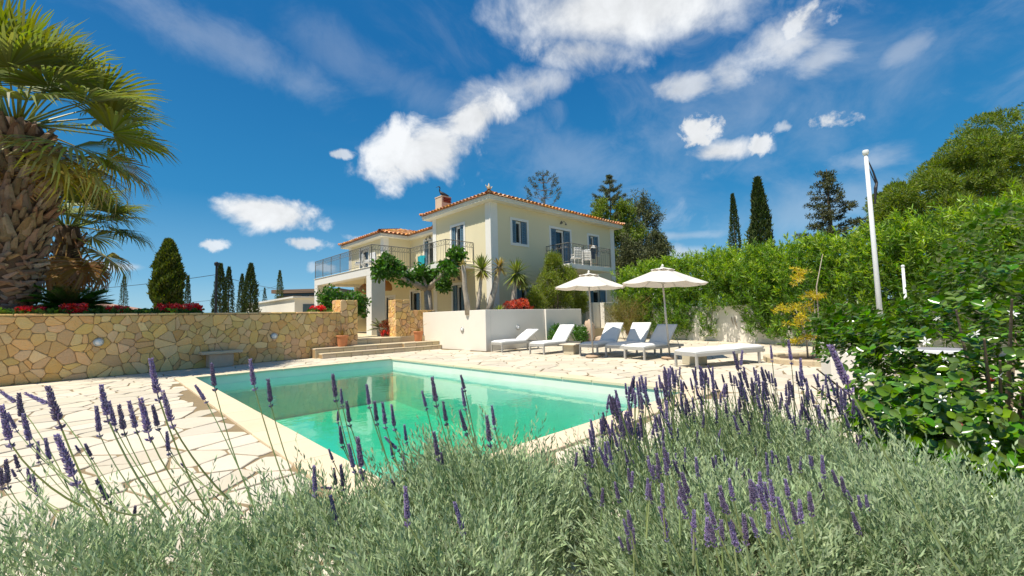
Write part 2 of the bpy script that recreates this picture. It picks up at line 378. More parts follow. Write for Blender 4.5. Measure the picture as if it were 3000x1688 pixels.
def slab(x0, y0, x1, y1):
    b = MB(); cx, cy = (x0+x1)/2, (y0+y1)/2; p = [(x0-cx, y0-cy), (x1-cx, y0-cy), (x1-cx, y1-cy), (x0-cx, y1-cy)]
    stone_mb(b, p, .05, .006, lambda a, c, h: (a, c, h))
    o = b.obj('coping_stone', m_cope, cop); o.location = (cx, cy, -.03+random.uniform(0, .002))
nl, nw, jt = 14, 8, .006
for i in range(nl):
    a = PY0-CW+(PY1-PY0+2*CW)*i/nl; b_ = PY0-CW+(PY1-PY0+2*CW)*(i+1)/nl
    slab(PX0-CW, a+jt, PX0+.025, b_-jt); slab(PX1-.025, a+jt, PX1+CW, b_-jt)
for i in range(nw):
    a = PX0+.03+(PX1-PX0-.06)*i/nw; b_ = PX0+.03+(PX1-PX0-.06)*(i+1)/nw
    slab(a+jt, PY0-CW, b_-jt, PY0+.025); slab(a+jt, PY1-.025, b_-jt, PY1+CW)
wm = bpy.data.materials.new('pool_water'); wm.use_nodes = True; t = wm.node_tree; N = t.nodes; N.clear()
o_ = N.new('ShaderNodeOutputMaterial'); tr = N.new('ShaderNodeBsdfTransparent'); tr.inputs['Color'].default_value = (1, 1, 1, 1)
gl = N.new('ShaderNodeBsdfGlossy'); gl.inputs['Roughness'].default_value = .015; gl.inputs['Color'].default_value = (1, 1, 1, 1)
fr = N.new('ShaderNodeFresnel'); fr.inputs['IOR'].default_value = 1.33
gm = N.new('ShaderNodeNewGeometry'); mp = N.new('ShaderNodeMapping'); mp.inputs['Scale'].default_value = (1, 1, 1); t.links.new(gm.outputs['Position'], mp.inputs['Vector'])
nz = N.new('ShaderNodeTexNoise'); nz.inputs['Scale'].default_value = 2.2; nz.inputs['Detail'].default_value = 3; t.links.new(mp.outputs[0], nz.inputs['Vector'])
bp = N.new('ShaderNodeBump'); bp.inputs['Strength'].default_value = .12; bp.inputs['Distance'].default_value = .05; t.links.new(nz.outputs['Fac'], bp.inputs['Height'])
t.links.new(bp.outputs[0], gl.inputs['Normal']); t.links.new(bp.outputs[0], fr.inputs['Normal'])
ms = N.new('ShaderNodeMixShader'); sz_ = N.new('ShaderNodeSeparateXYZ'); t.links.new(gm.outputs['True Normal'], sz_.inputs[0])
gt_ = N.new('ShaderNodeMath'); gt_.operation = 'GREATER_THAN'; gt_.inputs[1].default_value = .5; t.links.new(sz_.outputs['Z'], gt_.inputs[0])
nb_ = N.new('ShaderNodeMath'); nb_.operation = 'SUBTRACT'; nb_.inputs[0].default_value = 1; t.links.new(gm.outputs['Backfacing'], nb_.inputs[1])
m1_ = N.new('ShaderNodeMath'); m1_.operation = 'MULTIPLY'; t.links.new(gt_.outputs[0], m1_.inputs[0]); t.links.new(nb_.outputs[0], m1_.inputs[1])
m2_ = N.new('ShaderNodeMath'); m2_.operation = 'MULTIPLY'; t.links.new(m1_.outputs[0], m2_.inputs[0]); t.links.new(fr.outputs[0], m2_.inputs[1]); t.links.new(m2_.outputs[0], ms.inputs[0]); df_ = N.new('ShaderNodeBsdfDiffuse'); df_.inputs['Color'].default_value = (.30, .72, .58, 1); m3_ = N.new('ShaderNodeMath'); m3_.operation = 'MULTIPLY'; m3_.inputs[1].default_value = .09; t.links.new(m1_.outputs[0], m3_.inputs[0])
mt_ = N.new('ShaderNodeMixShader'); t.links.new(m3_.outputs[0], mt_.inputs[0]); t.links.new(tr.outputs[0], mt_.inputs[1]); t.links.new(df_.outputs[0], mt_.inputs[2]); t.links.new(mt_.outputs[0], ms.inputs[1]); t.links.new(gl.outputs[0], ms.inputs[2])     # slightly cloudy water
t.links.new(ms.outputs[0], o_.inputs['Surface'])
va = N.new('ShaderNodeVolumeAbsorption'); va.inputs['Color'].default_value = (.05, .885, .79, 1); va.inputs['Density'].default_value = .85
t.links.new(va.outputs[0], o_.inputs['Volume'])
mb = MB(); q = .001
bw = [(PX0+q, PY0+q), (PX1-q, PY0+q), (PX1-q, PY1-q), (PX0+q, PY1-q)]
mb.add([(x, y, z+.003) for (x, y), z in zip(bw, zf)]+[(x, y, WZ) for x, y in bw], [(3, 2, 1, 0), (4, 5, 6, 7), (0, 1, 5, 4), (1, 2, 6, 5), (2, 3, 7, 6), (3, 0, 4, 7)])
tag(mb.obj('pool_water', wm), kind='structure')

# raised ground behind the walls
PTX = 6.62
mb = MB(); mb.prism([(PTX, 16.3), (24.6, 16.3), (24.6, 40), (PTX, 40)], -.05, ZT); tag(mb.obj('terrace', m_pier), kind='structure')
mb = MB(); mb.box((16.4, 13.0, -.05), (24.6, 15.75, ZT-.004)); tag(mb.obj('side_terrace', m_pier), kind='structure')

# ---- rubble walls
def stones_on(parent, fn, bounds, cs, gap, thick, bev, nmax, sx=1.15, keep=None):
    a0, b0, a1, b1 = bounds; pts = []
    ny = max(1, int((b1-b0)/cs)); nx = max(1, int((a1-a0)/(cs*sx)))
    for j in range(ny):
        for i in range(nx):
            if random.random() < .12: continue
            pts.append((a0+(i+.5+random.uniform(-.5, .5)+(j % 2)*.3)*(a1-a0)/nx, b0+(j+.5+random.uniform(-.48, .48))*(b1-b0)/ny))
            if random.random() < .22: pts.append((pts[-1][0]+random.uniform(.5, .8)*cs*.5, pts[-1][1]+random.uniform(-.4, .4)*cs))
    pts = [(min(max(a, a0+.02), a1-.02), min(max(b, b0+.02), b1-.02)) for a, b in pts]
    cl = voronoi(pts, bounds, gap); out = []
    for (pa, pb), p in zip(pts, cl):
        if not p or area(p) < .002 or (keep and not keep(pa, pb)): continue
        out.append((screen_size(getattr(fn, 'world', tuple)(fn(pa, pb, 0))), pa, pb, rough_poly(p, .36, .006)))
    out.sort(key=lambda q: -q[0]); rest = MB()
    for i, (sz, pa, pb, p) in enumerate(out):
        b = MB() if (i < nmax and sz > 0) else rest
        stone_mb(b, p, thick*random.uniform(.7, 1.25), bev, fn, .05)
        if b is not rest: b.obj('stone', m_stone, parent)
    if rest.v: tag(rest.obj('stones_beyond', m_stone, parent), kind='stuff')
WT = 1.605; WR = math.atan(.13); WO = Vector((-1.63, 14.84, 0)); WD = Vector((cos(WR), sin(WR), 0))
def on_wall(px, py):                             # distance along the wall and height, for a photo pixel
    d = ray(px, py); n = np.array([-sin(WR), cos(WR), 0]); t_ = (np.array(WO)-EYE)@n/(d@n); p = EYE+d*t_
    return float((p-np.array(WO))@np.array(WD)), float(p[2])
PA0, PA1 = on_wall(998.6, 900)[0], on_wall(1047.5, 900)[0]; PZ = on_wall(1020, 879)[1]
wall = thing('stone_wall', 'long rubble wall of honey coloured stones holding the flower bed', 'wall', WO, WR)
mb = MB(); mb.box((-11, .03, 0), (PA0-.002, .42, WT-.04)); mb.box((PA0, .035, 0), (PA1, .60, PZ)); mb.obj('mortar', m_mortar, wall)
def wloc(fn):
    f = lambda a, b, h: fn(a, b, h)
    f.world = lambda p: tuple(Matrix.Translation(WO) @ Matrix.Rotation(WR, 4, 'Z') @ Vector(p)); return f
stones_on(wall, wloc(lambda a, b, h: (a, .03-h, b)), (-3.2, .005, PA0, WT-.05), .195, .008, .022, .011, 285)
stones_on(wall, wloc(lambda a, b, h: (a, .035-h, b)), (PA0-.01, .3, PA1+.01, PZ), .2, .016, .035, .014, 30)
stones_on(wall, wloc(lambda a, b, h: (PA0-h, a, b)), (.03, WT-.02, .60, PZ), .15, .012, .02, .01, 12)
stones_on(wall, wloc(lambda a, b, h: (PA1+h, a, b)), (.03, .5, .60, PZ), .2, .012, .02, .01, 12)
x = -11.0
while x < PA0-.1:                                # flat stones along the top
    w = min(random.uniform(.28, .55), PA0-.003-x)
    b = MB(); p = rough_poly([(0, 0), (w-.012, 0), (w-.012, .46), (0, .46)], .1, .006); stone_mb(b, p, .05, .012, lambda a, c, h: (a, c, h), .01)
    if x > -3.2: o = b.obj('top_stone', m_stone, wall); o.location = (x, -.015, WT-.042)
    x += w
pa, pb = Matrix.Translation(WO) @ Matrix.Rotation(WR, 4, 'Z') @ Vector((-11, .4, 0)), Matrix.Translation(WO) @ Matrix.Rotation(WR, 4, 'Z') @ Vector((PA0-.05, .4, 0))
mb = MB(); mb.prism([(pa.x, pa.y), (pb.x, pb.y), (pb.x, 30), (pa.x, 30)], -.05, 1.50); tag(mb.obj('garden_bed', m_soil), kind='structure')
# wall on the other side of the steps
YR = 16.42
wall2 = thing('stone_wall', 'short rubble wall and pier right of the steps beside white planter', 'wall')
mb = MB(); mb.box((8.93, YR+.03, ZT-.3), (9.60, YR+.60, 2.11)); mb.box((9.60, YR+.033, ZT-.3), (10.9, YR+.4, 1.66)); mb.obj('mortar', m_mortar, wall2)
stones_on(wall2, lambda a, b, h: (a, YR+.03-h, b), (8.92, .3, 9.61, 2.12), .17, .014, .03, .012, 60)
stones_on(wall2, lambda a, b, h: (a, YR+.033-h, b), (9.61, .3, 10.9, 1.66), .17, .014, .03, .012, 80)
stones_on(wall2, lambda a, b, h: (8.93-h, a, b), (YR, .3, YR+.62, 2.12), .13, .012, .025, .01, 90)
# steps
st = thing('stone_steps', 'wide pale stone steps between the rubble wall and planter', 'steps')
def course(x0, x1, yf, z0, z1, y1):
    mb = MB(); mb.box((x0, yf+.02, z0), (x1, y1, z1-.045)); mb.obj('step_core', m_mortar, st)
    x = x0
    while x < x1-.01:
        w = random.uniform(.3, .55); w = w if x+w < x1-.15 else x1-x
        b = MB(); q = [(x+.005, z0+.004), (x+w-.005, z0+.004), (x+w-.005, z1-.05), (x+.005, z1-.05)]
        stone_mb(b, q, .02, .006, lambda a, c, h: (a, yf+.02-h, c)); b.obj('riser_stone', m_pier, st)
        b = MB(); q = [(x+.002, yf-.015), (x+w-.002, yf-.015), (x+w-.002, min(y1, yf+.55)), (x+.002, min(y1, yf+.55))]
        stone_mb(b, q, .043, .008, lambda a, c, h: (a, c, z1-.043+h)); b.obj('tread_stone', m_pier, st)
        x += w
course(5.38, 10.24, 14.98, 0, .17, 15.6)
course(5.27, 10.24, 15.33, 0.0, .335, 17)
course(8.6, 10.24, 15.16, .17, .332, 15.33)
course(7.0, 8.92, 16.0, .30, ZT+.006, 17.2)

# ---- white planter and garden walls
pl = thing('planter_wall', 'white rendered planter wall in front of the house corner', 'planter')
C0 = (10.25, 12.12)
mb = MB(); mb.box((C0[0], C0[1], 0), (10.5, 17.0, 1.55)); mb.box((10.5, C0[1]+.001, 0), (13.53, C0[1]+.25, 1.55-.002)); mb.obj('wall', m_white, pl, bevel=.012)
mb = MB(); mb.box((13.533, C0[1]-.09, 0), (16.0, C0[1]+.2, 1.545)); mb.obj('wall', m_white, pl, bevel=.012)
mb = MB(); mb.box((10.5, C0[1]+.25, 0), (16.0, 14.1, 1.44)); mb.obj('soil', m_soil, pl)
gw = thing('garden_wall', 'white boundary wall running along under the oleander hedge', 'wall')
GW = [(21.6, 13.05), (20.3, 12.9), (19.55, 10.2), (19.0, 7.7), (17.75, 4.4), (16.1, .6), (14.2, -3.5), (12.6, -7)]
def wall_run(parent, pts, z0, z1, th, mat, nm='wall'):
    for (ax, ay), (bx, by) in zip(pts, pts[1:]):
        d = Vector((bx-ax, by-ay)).normalized(); n = Vector((-d.y, d.x))*th
        mb = MB(); mb.prism([(ax, ay), (bx, by), (bx+n.x, by+n.y), (ax+n.x, ay+n.y)], z0, z1); mb.obj(nm, mat, parent, bevel=.01)
wall_run(gw, GW, 0, 1.5, .22, m_white)
bw_ = thing('white_pier', 'short white rendered wall end with block beside the house', 'wall')
p0 = ONY(1723, 900, 13.6); p1 = ONY(1737, 886, 13.25); p2 = ONY(1784, 886, 13.25)
mb = MB(); mb.box((p1[0], 13.25, .3), (p2[0], 13.75, p1[2])); mb.obj('wall', m_white, bw_, bevel=.012)
q0 = ONY(1766, 886, 13.02); q1 = ONY(1806, 900, 13.02)
mb = MB(); mb.box((q0[0], 12.95, 0.4), (q1[0], 13.2, q0[2]-.02)); mb.obj('block', m_white, bw_, bevel=.012)

# ================================================================== THE VILLA
XM, YM, XE, YB = 13.02, 14.875, 23.47, 19.7
ZF, ZW = 3.86, 6.74
villa = thing('villa', 'two storey cream villa with terracotta roof, blue shutters and iron balconies', 'house')
def fmx(c): return lambda a, d, z: (c-d, a, z)       # facade looking towards -X
def fmy(c): return lambda a, d, z: (a, c-d, z)       # facade looking towards -Y
def bx(mb, fn, a0, a1, d0, d1, z0, z1):
    P = [fn(a, d, z) for z in (z0, z1) for d in (d0, d1) for a in (a0, a1)]
    mb.add(P, [(0, 1, 3, 2), (4, 6, 7, 5), (0, 4, 5, 1), (1, 5, 7, 3), (3, 7, 6, 2), (2, 6, 4, 0)]); return mb
def facade(fn, a0, a1, z0, z1, holes, mat, name='wall', depth=.28):
    A = sorted({a0, a1, *[h[0] for h in holes], *[h[1] for h in holes]}); Z = sorted({z0, z1, *[h[2] for h in holes], *[h[3] for h in holes]})
    mb = MB(); inh = lambda a, z: any(h[0] < a < h[1] and h[2] < z < h[3] for h in holes)
    for i in range(len(A)-1):
        for j in range(len(Z)-1):
            if not inh((A[i]+A[i+1])/2, (Z[j]+Z[j+1])/2):
                mb.add([fn(A[i], 0, Z[j]), fn(A[i+1], 0, Z[j]), fn(A[i+1], 0, Z[j+1]), fn(A[i], 0, Z[j+1])], [(0, 1, 2, 3)])
                mb.add([fn(A[i], -depth, Z[j]), fn(A[i+1], -depth, Z[j]), fn(A[i+1], -depth, Z[j+1]), fn(A[i], -depth, Z[j+1])], [(3, 2, 1, 0)])
    for h in holes:
        for (p, q) in (((h[0], h[2]), (h[1], h[2])), ((h[1], h[2]), (h[1], h[3])), ((h[1], h[3]), (h[0], h[3])), ((h[0], h[3]), (h[0], h[2]))):
            mb.add([fn(p[0], 0, p[1]), fn(q[0], 0, q[1]), fn(q[0], -depth, q[1]), fn(p[0], -depth, p[1])], [(0, 1, 2, 3)])
    return mb.obj(name, mat, villa)
def louvred(name, fn, a0, a1, d, z0, z1, parent):
    mb = MB(); t = .07
    bx(mb, fn, a0, a0+t, d-.02, d+.02, z0, z1); bx(mb, fn, a1-t, a1, d-.02, d+.02, z0, z1)
    for z in (z0, z1-t): bx(mb, fn, a0+t, a1-t, d-.019, d+.019, z, z+t)
    n = max(4, int((z1-z0-2*t)/.085)); h = (z1-z0-2*t)/n
    for i in range(n):
        z = z0+t+i*h
        mb.add([fn(a0+t, d+.014, z), fn(a1-t, d+.014, z), fn(a1-t, d-.014, z+h*.95), fn(a0+t, d-.014, z+h*.95)], [(0, 1, 2, 3)])
    return mb.obj(name, m_shutter, parent)
def opening(name, fn, a0, a1, z0, z1, ls=.3, rs=.3, sill=True, trim=.13):
    """trim, shutters and the framed pane inside an opening of the facade"""
    door = name == 'balcony_door'
    mb = MB(); bx(mb, fn, a0-trim, a0, -.1, .025, z0 if door else z0-trim, z1+trim); bx(mb, fn, a1, a1+trim, -.1, .025, z0 if door else z0-trim, z1+trim)
    bx(mb, fn, a0, a1, -.1, .023, z1, z1+trim)
    if sill and not door: bx(mb, fn, a0, a1, -.1, .045, z0-trim, z0)
    w = mb.obj(name, m_trim, villa)
    W_ = a1-a0; l, r = a0+W_*ls, a1-W_*rs
    if ls: louvred('shutter', fn, a0+.01, l, -.03, z0+.02, z1-.02, w)
    if rs: louvred('shutter', fn, r, a1-.01, -.03, z0+.02, z1-.02, w)
    mb = MB(); f = .07
    bx(mb, fn, l, l+f, -.16, -.08, z0, z1); bx(mb, fn, r-f, r, -.16, -.08, z0, z1); bx(mb, fn, l+f, r-f, -.16, -.081, z1-f-.04, z1); bx(mb, fn, l+f, r-f, -.16, -.081, z0, z0+f)
    mb.obj('window_frame', m_trim, w)
    mb = MB(); bx(mb, fn, a0+.002, a1-.002, -.2, -.17, z0+.002, z1-.002); mb.obj('pane', m_glass, w)
    return w
fa, fb = fmx(XM), fmy(YM)
d1 = (16.95, 17.98, ZF, 6.0); d2 = (16.95, 17.95, ZT, 2.95)
facade(fa, YM, YB, ZT, ZW, [d1, d2], m_plaster)
w1 = (14.42, 15.46, 4.9, 6.05); d3 = (17.32, 18.98, ZF, 6.0); w2 = (20.75, 21.72, 4.9, 6.0); w3 = (14.62, 15.75, 1.3, 2.7); w4 = (20.5, 22.3, 1.3, 2.72)
facade(fb, XM, XE, ZT, ZW, [w1, d3, w2, w3, w4], m_plaster)
mb = MB(); mb.box((XM+.002, YB-.25, ZT), (XE, YB, ZW)); mb.box((XE-.25, YM+.002, ZT), (XE-.002, YB-.26, ZW)); mb.obj('wall', m_plaster, villa)
mb = MB(); mb.box((XM+.3, YM+.3, ZF-.25), (XE-.3, YB-.3, ZF-.02)); mb.obj('floor_slab', m_trim, villa)
opening('balcony_door', fa, *d1, .3, .26); opening('balcony_door', fa, *d2, .3, .26)
opening('window', fb, *w1, .27, .34); opening('balcony_door', fb, *d3, .28, .3); opening('window', fb, *w2, .25, .38)
opening('window', fb, *w3, .32, .3); opening('window', fb, *w4, .3, .3)
# white corner bands
mb = MB(); mb.box((XM-.03, YM-.03, ZT), (XM+.42, YM+.002, ZW)); mb.box((XM-.03, YM+.002, ZT), (XM+.002, YM+.36, ZW)); mb.obj('corner_band', m_trim, villa)
mb = MB(); mb.box((XM-.03, YB-.3, ZT), (XM+.002, YB+.025, ZW)); mb.obj('corner_band', m_trim, villa)
mb = MB(); mb.box((XE-.4, YM-.03, ZT), (XE+.025, YM+.002, ZW)); mb.obj('corner_band', m_trim, villa)
# cornices and roofs
def cornice(x0, y0, x1, y1, z, o=.42, h=.2):
    mb = MB(); mb.box((x0-o, y0-o, z), (x1+o, y1+o, z+h*.45)); mb.box((x0-o-.03, y0-o-.03, z+h*.45), (x1+o+.03, y1+o+.03, z+h)); return mb.obj('cornice', m_grime, villa)
cornice(XM, YM, XE, YB, ZW-.02)
tile_mb = MB(); seg = 6
for i in range(2):                                  # a half-round tapered tile, 0.42 long, along +Y, with a little thickness at its lip
    r_ = (.10, .082)[i]; y_ = (0, .42)[i]; z_ = (.028, 0)[i]
    tile_mb.v += [(r_*cos(pi*k/seg), y_, z_+r_*.95*sin(pi*k/seg)) for k in range(seg+1)]
for k in range(seg): tile_mb.f.append((k, k+1, seg+2+k, seg+1+k))
TILE = tile_mb.mesh('roof_tile', m_tile, True)
def hip_roof(x0, y0, x1, y1, z0, slope, sides, parts, name='roof'):
    tn = math.tan(slope); w, h = x1-x0, y1-y0; k = min(w, h)/2; zt = z0+k*tn
    rp = [(x0+k, (y0+y1)/2), (x1-k, (y0+y1)/2)] if w >= h else [((x0+x1)/2, y0+k), ((x0+x1)/2, y1-k)]
    mb = MB(); V_ = [(x0, y0, z0), (x1, y0, z0), (x1, y1, z0), (x0, y1, z0), (*rp[0], zt), (*rp[1], zt)]
    F_ = [(0, 1, 5, 4), (1, 2, 5), (2, 3, 4, 5), (3, 0, 4)] if w >= h else [(0, 1, 4), (1, 2, 5, 4), (2, 3, 5), (3, 0, 4, 5)]
    mb.add(V_, F_+[(0, 3, 2, 1)]); roof = mb.obj(name, m_roofbase, villa)
    rest = MB(); pt = .27; rl = .34
    for sd in sides:
        L = w if sd in '-+y' and sd in ('-y', '+y') else h
        L = w if sd in ('-y', '+y') else h
        n = int(L/pt); n_r = int(k/(rl*cos(slope)))+1
        for i in range(n):
            u = (i+.5)*L/n
            for j in range(n_r):
                s = -.05+j*rl*cos(slope)
                if s > min(u, L-u)+.02 or s > k-.1: break
                P = {'-y': (x0+u, y0+s), '+y': (x0+u, y1-s), '-x': (x0+s, y0+u), '+x': (x1-s, y0+u)}[sd]
                rz = {'-y': 0, '+y': pi, '-x': -pi/2, '+x': pi/2}[sd]
                mt = Matrix.Translation((P[0], P[1], z0+s*tn+.012)) @ Matrix.Rotation(rz+random.uniform(-.02, .02), 4, 'Z') @ Matrix.Rotation(slope, 4, 'X')
                if j in parts:
                    o = link('roof_tile', TILE, roof); o.matrix_local = mt
                else:
                    rest.add([mt @ Vector(p) for p in tile_mb.v], tile_mb.f)
    # ridge and hip caps
    ends = [(V_[0], V_[4]), (V_[4], V_[5]), (V_[1], V_[5] if w >= h else V_[4]), (V_[3], V_[4] if w >= h else V_[5]), (V_[2], V_[5])]
    for a, b in ends:
        a, b = Vector(a), Vector(b); d = b-a
        if d.length < .3: continue
        n = int(d.length/.36); q = d.normalized(); rot = Vector((0, 1, 0)).rotation_difference(q).to_matrix().to_4x4()
        rz = atan2(q.y, q.x)-pi/2; rx = math.asin(max(-1, min(1, q.z)))
        for i in range(n):
            mt = Matrix.Translation(a+q*(i*.36-.03)+Vector((0, 0, .05))) @ Matrix.Rotation(rz, 4, 'Z') @ Matrix.Rotation(rx, 4, 'X') @ Matrix.Diagonal((1.15, 1.0, 1.2, 1))
            rest.add([mt @ Vector(p) for p in tile_mb.v], tile_mb.f)
    tag(rest.obj('tiles_beyond', m_tile, roof, True), kind='stuff')
    return roof
SL = radians(17)
hip_roof(XM-.5, YM-.5, XE+.5, YB+.5, ZW+.18, SL, ('-y', '-x'), (0, 1))
# wing behind the upper terrace
WX, WYA, WXB, ZWW = 11.8, 23.1, 13.6, 6.16
fc, fd, fe = fmx(WX), fmy(WYA), fmx(WXB)
dw = (25.1, 26.3, ZF, 5.75); db = (20.3, 21.5, ZF, 5.85)
facade(fc, WYA, 27.95, ZF-.3, ZWW, [dw], m_plaster); opening('balcony_door', fc, *dw, .12, .12)
facade(fd, WX, WXB, ZF-.3, ZWW, [], m_plaster)
facade(fe, YB, WYA, ZF-.3, ZWW, [db], m_plaster); opening('balcony_door', fe, *db, .2, .2)
mb = MB(); mb.box((WX-.03, WYA-.03, ZF), (WX+.3, WYA+.002, ZWW)); mb.box((WX-.03, WYA+.002, ZF), (WX+.002, WYA+.35, ZWW)); mb.box((WX-.03, 27.6, ZF), (WX+.002, 27.98, ZWW)); mb.obj('corner_band', m_trim, villa)
mb = MB(); mb.box((WX+.3, 27.7, ZT), (19, 27.95, ZWW)); mb.box((18.8, YB+.01, ZT), (19, 27.69, ZWW)); mb.obj('wall', m_plaster, villa)
mb = MB(); mb.box((WX-.42, WYA-.42, ZWW-.02), (19.4, 28.4, ZWW+.15)); mb.obj('cornice', m_grime, villa)
mb = MB(); mb.box((WXB-.42, YB+.03, ZWW-.018), (19.4, WYA-.425, ZWW+.148)); mb.obj('cornice', m_grime, villa)
hip_roof(WX-.5, WYA-.5, 19.5, 28.45, ZWW+.16, SL, ('-y', '-x'), (0, 1, 2, 3), 'roof')
hip_roof(WXB-.5, YB+.05, 19.4, 26.4, ZWW+.15, SL, ('-x',), (0,), 'roof')
# covered terrace: columns, beams, ceiling, upper floor
PXA, PYA, PYZ = 9.24, 19.36, 27.06
def part_box(name, a, b, mat, bev=.012, parent=villa): mb = MB(); mb.box(a, b); return mb.obj(name, mat, parent, bevel=bev)
part_box('column', (PXA, PYA, ZT), (PXA+.72, PYA+.55, 3.45), m_trim)
part_box('column', (PXA, PYZ-.5, ZT), (PXA+.6, PYZ, 3.45), m_trim)
part_box('beam', (PXA, PYA, 3.452), (PXA+.5, PYZ, ZF-.02), m_trim)
part_box('beam', (PXA+.502, PYA, 3.452), (XM-.002, PYA+.4, ZF-.02), m_trim)
part_box('beam', (PXA+.502, PYZ-.4, 3.452), (XM, PYZ, ZF-.02), m_trim)
part_box('ceiling', (PXA+.502, PYA+.402, 3.6), (WX+2, PYZ-.402, ZF-.03), m_plaster)
part_box('floor_edge', (PXA-.03, PYA-.03, ZF-.018), (XM-.001, PYZ+.03, ZF+.02), m_grime)
part_box('balcony_slab', (11.33, 16.15, ZF-.2), (XM-.001, PYA-.032, ZF+.019), m_trim)
part_box('balcony_slab', (16.85, 13.3, ZF-.22), (20.72, YM-.001, ZF+.02), m_trim)
fg = fmx(13.06); dg = (21.2, 22.2, ZT, 2.9)
facade(fg, YB+.001, 26.0, ZT, 3.6, [dg, (24.2, 25.2, ZT, 2.7)], m_plaster); opening('balcony_door', fg, *dg, .0, .0); opening('balcony_door', fg, 24.2, 25.2, ZT, 2.7, 0, 0)
def railing(pts, z0, z1, name='railing'):
    mb = MB()
    for (ax, ay), (bx_, by) in zip(pts, pts[1:]):
        a, b = Vector((ax, ay, 0)), Vector((bx_, by, 0)); L = (b-a).length; d = (b-a)/L
        P = lambda s, z: tuple(a+d*s+Vector((0, 0, z)))
        for z, r in ((z1, .02), (z1-.24, .012), (z0+.1, .014)): mb.tube([P(0, z), P(L, z)], r, 4)
        npost = max(1, round(L/1.2))
        for i in range(npost+1): mb.tube([P(L*i/npost, z0-.03), P(L*i/npost, z1)], .018, 4)
        n = max(2, int(L/.125))
        for i in range(n): s = (i+.5)*L/n; mb.tube([P(s, z0+.1), P(s, z1-.24)], .0095, 3, False)
        n2 = max(2, int(L/.25))
        for i in range(n2):
            s = (i+.5)*L/n2; rr = .085
            mb.tube([P(s+rr*cos(t_), z1-.12+rr*sin(t_)) for t_ in [2*pi*q_/10 for q_ in range(11)]], .008, 3, False)
            mb.tube([P(s-.12, z1-.24), P(s-.05, z1-.05), P(s+.02, z1-.2), P(s+.1, z1-.04)], .007, 3, False)
    return mb.obj(name, m_iron, villa)
ZR = 4.945
railing([(PXA+.04, PYZ-.02), (PXA+.04, PYA+.03), (11.38, PYA+.03), (11.38, 16.2), (XM-.02, 16.2)], ZF+.02, ZR)
railing([(16.9, YM-.03), (16.9, 13.36), (20.67, 13.36), (20.67, YM-.03)], ZF+.02, ZR)
# chimney
mb = MB(); c0 = ONX(1294, 600, 13.3)[1]
mb.box((13.3, c0, 6.9), (13.92, c0+.62, 7.72)); ch = mb.obj('chimney', M('chimney_plaster', (.66, .52, .38), .85, nscale=5, namt=.3), villa)
mb = MB()
for (dx, dy) in ((0, 0), (0, .5), (.5, .5)): mb.box((13.3+dx+.002, c0+dy+.002, 7.722), (13.42+dx-.002, c0+dy+.118, 8.02))
mb.box((13.302, c0+.13, 7.722), (13.34, c0+.49, 8.02))
mb.box((13.28, c0-.02, 8.022), (13.94, c0+.64, 8.08)); mb.obj('chimney_head', MATS['chimney_plaster'], ch)
for i in range(3): mb = MB(); mb.box((13.4, c0-.03, 7.75+i*.095), (13.95, c0+.55, 7.80+i*.095)); mb.obj('flue_tile', M('dark_red_tile', (.30, .07, .04), .8), ch)
# wall lamps on the villa
for (fn, a, z) in ((fb, 18.25, 6.42), (fe, 20.9, 6.0), (fa, 17.4, 3.3)):
    mb = MB(); bx(mb, fn, a-.05, a+.05, 0, .06, z-.06, z+.06)
    for s in (-1, 1): mb.tube([fn(a, .05, z), fn(a+s*.12, .12, z+.07), fn(a+s*.22, .15, z-.02)], .016, 5); mb.lathe([(.02, .0), (.06, -.1), (.055, -.11)], 8, fn(a+s*.22, .15, z-.02))
    mb.obj('wall_lamp', m_iron, villa)
# small things on the villa
def antefix(loc):
    o = thing('roof_ornament', 'small pale clay ornament on the roof corner', 'ornament', loc)
    mb = MB(); mb.lathe([(.10, 0), (.11, .05), (.05, .08), (.075, .16), (.09, .22), (.03, .34), (.005, .42)], 10); mb.obj('figure', m_pier, o, True)
    mb = MB()
    for s in (-1, 1): mb.tube([(0, 0, .12), (s*.14, 0, .2), (s*.2, 0, .3)], [.03, .025, .012], 6)
    mb.obj('scroll', m_pier, o, True)
antefix((XM-.42, YM-.42, ZW+.27))
b = thing('bird_statue', 'black metal heron statue standing on the chimney', 'statue', (13.6, c0+.28, 8.08))
mb = MB()
ax = Vector((-.62, .55, 0)).normalized()*-1                # body points along the chimney, head towards the left
def bp_(s, z): return (ax.x*-s, ax.y*-s, z)
mb.tube([bp_(-.34, .06), bp_(-.2, .1), bp_(0, .17), bp_(.12, .26), bp_(.17, .34)], [.015, .07, .115, .08, .045], 10)
mb.tube([bp_(.16, .3), bp_(.2, .42), bp_(.17, .52), bp_(.2, .6), bp_(.24, .62)], [.05, .034, .028, .036, .03], 8)
mb.tube([bp_(.24, .62), bp_(.34, .585), bp_(.42, .55)], [.02, .012, .003], 6); mb.obj('body', m_black, b, True)
mb = MB()
for s in (-1, 1): mb.tube([(s*.03, s*.03, 0), (s*.03, s*.03, .12)], .014, 5)
mb.box((-.12, -.1, 0), (.12, .1, .012)); mb.obj('legs', m_black, b)

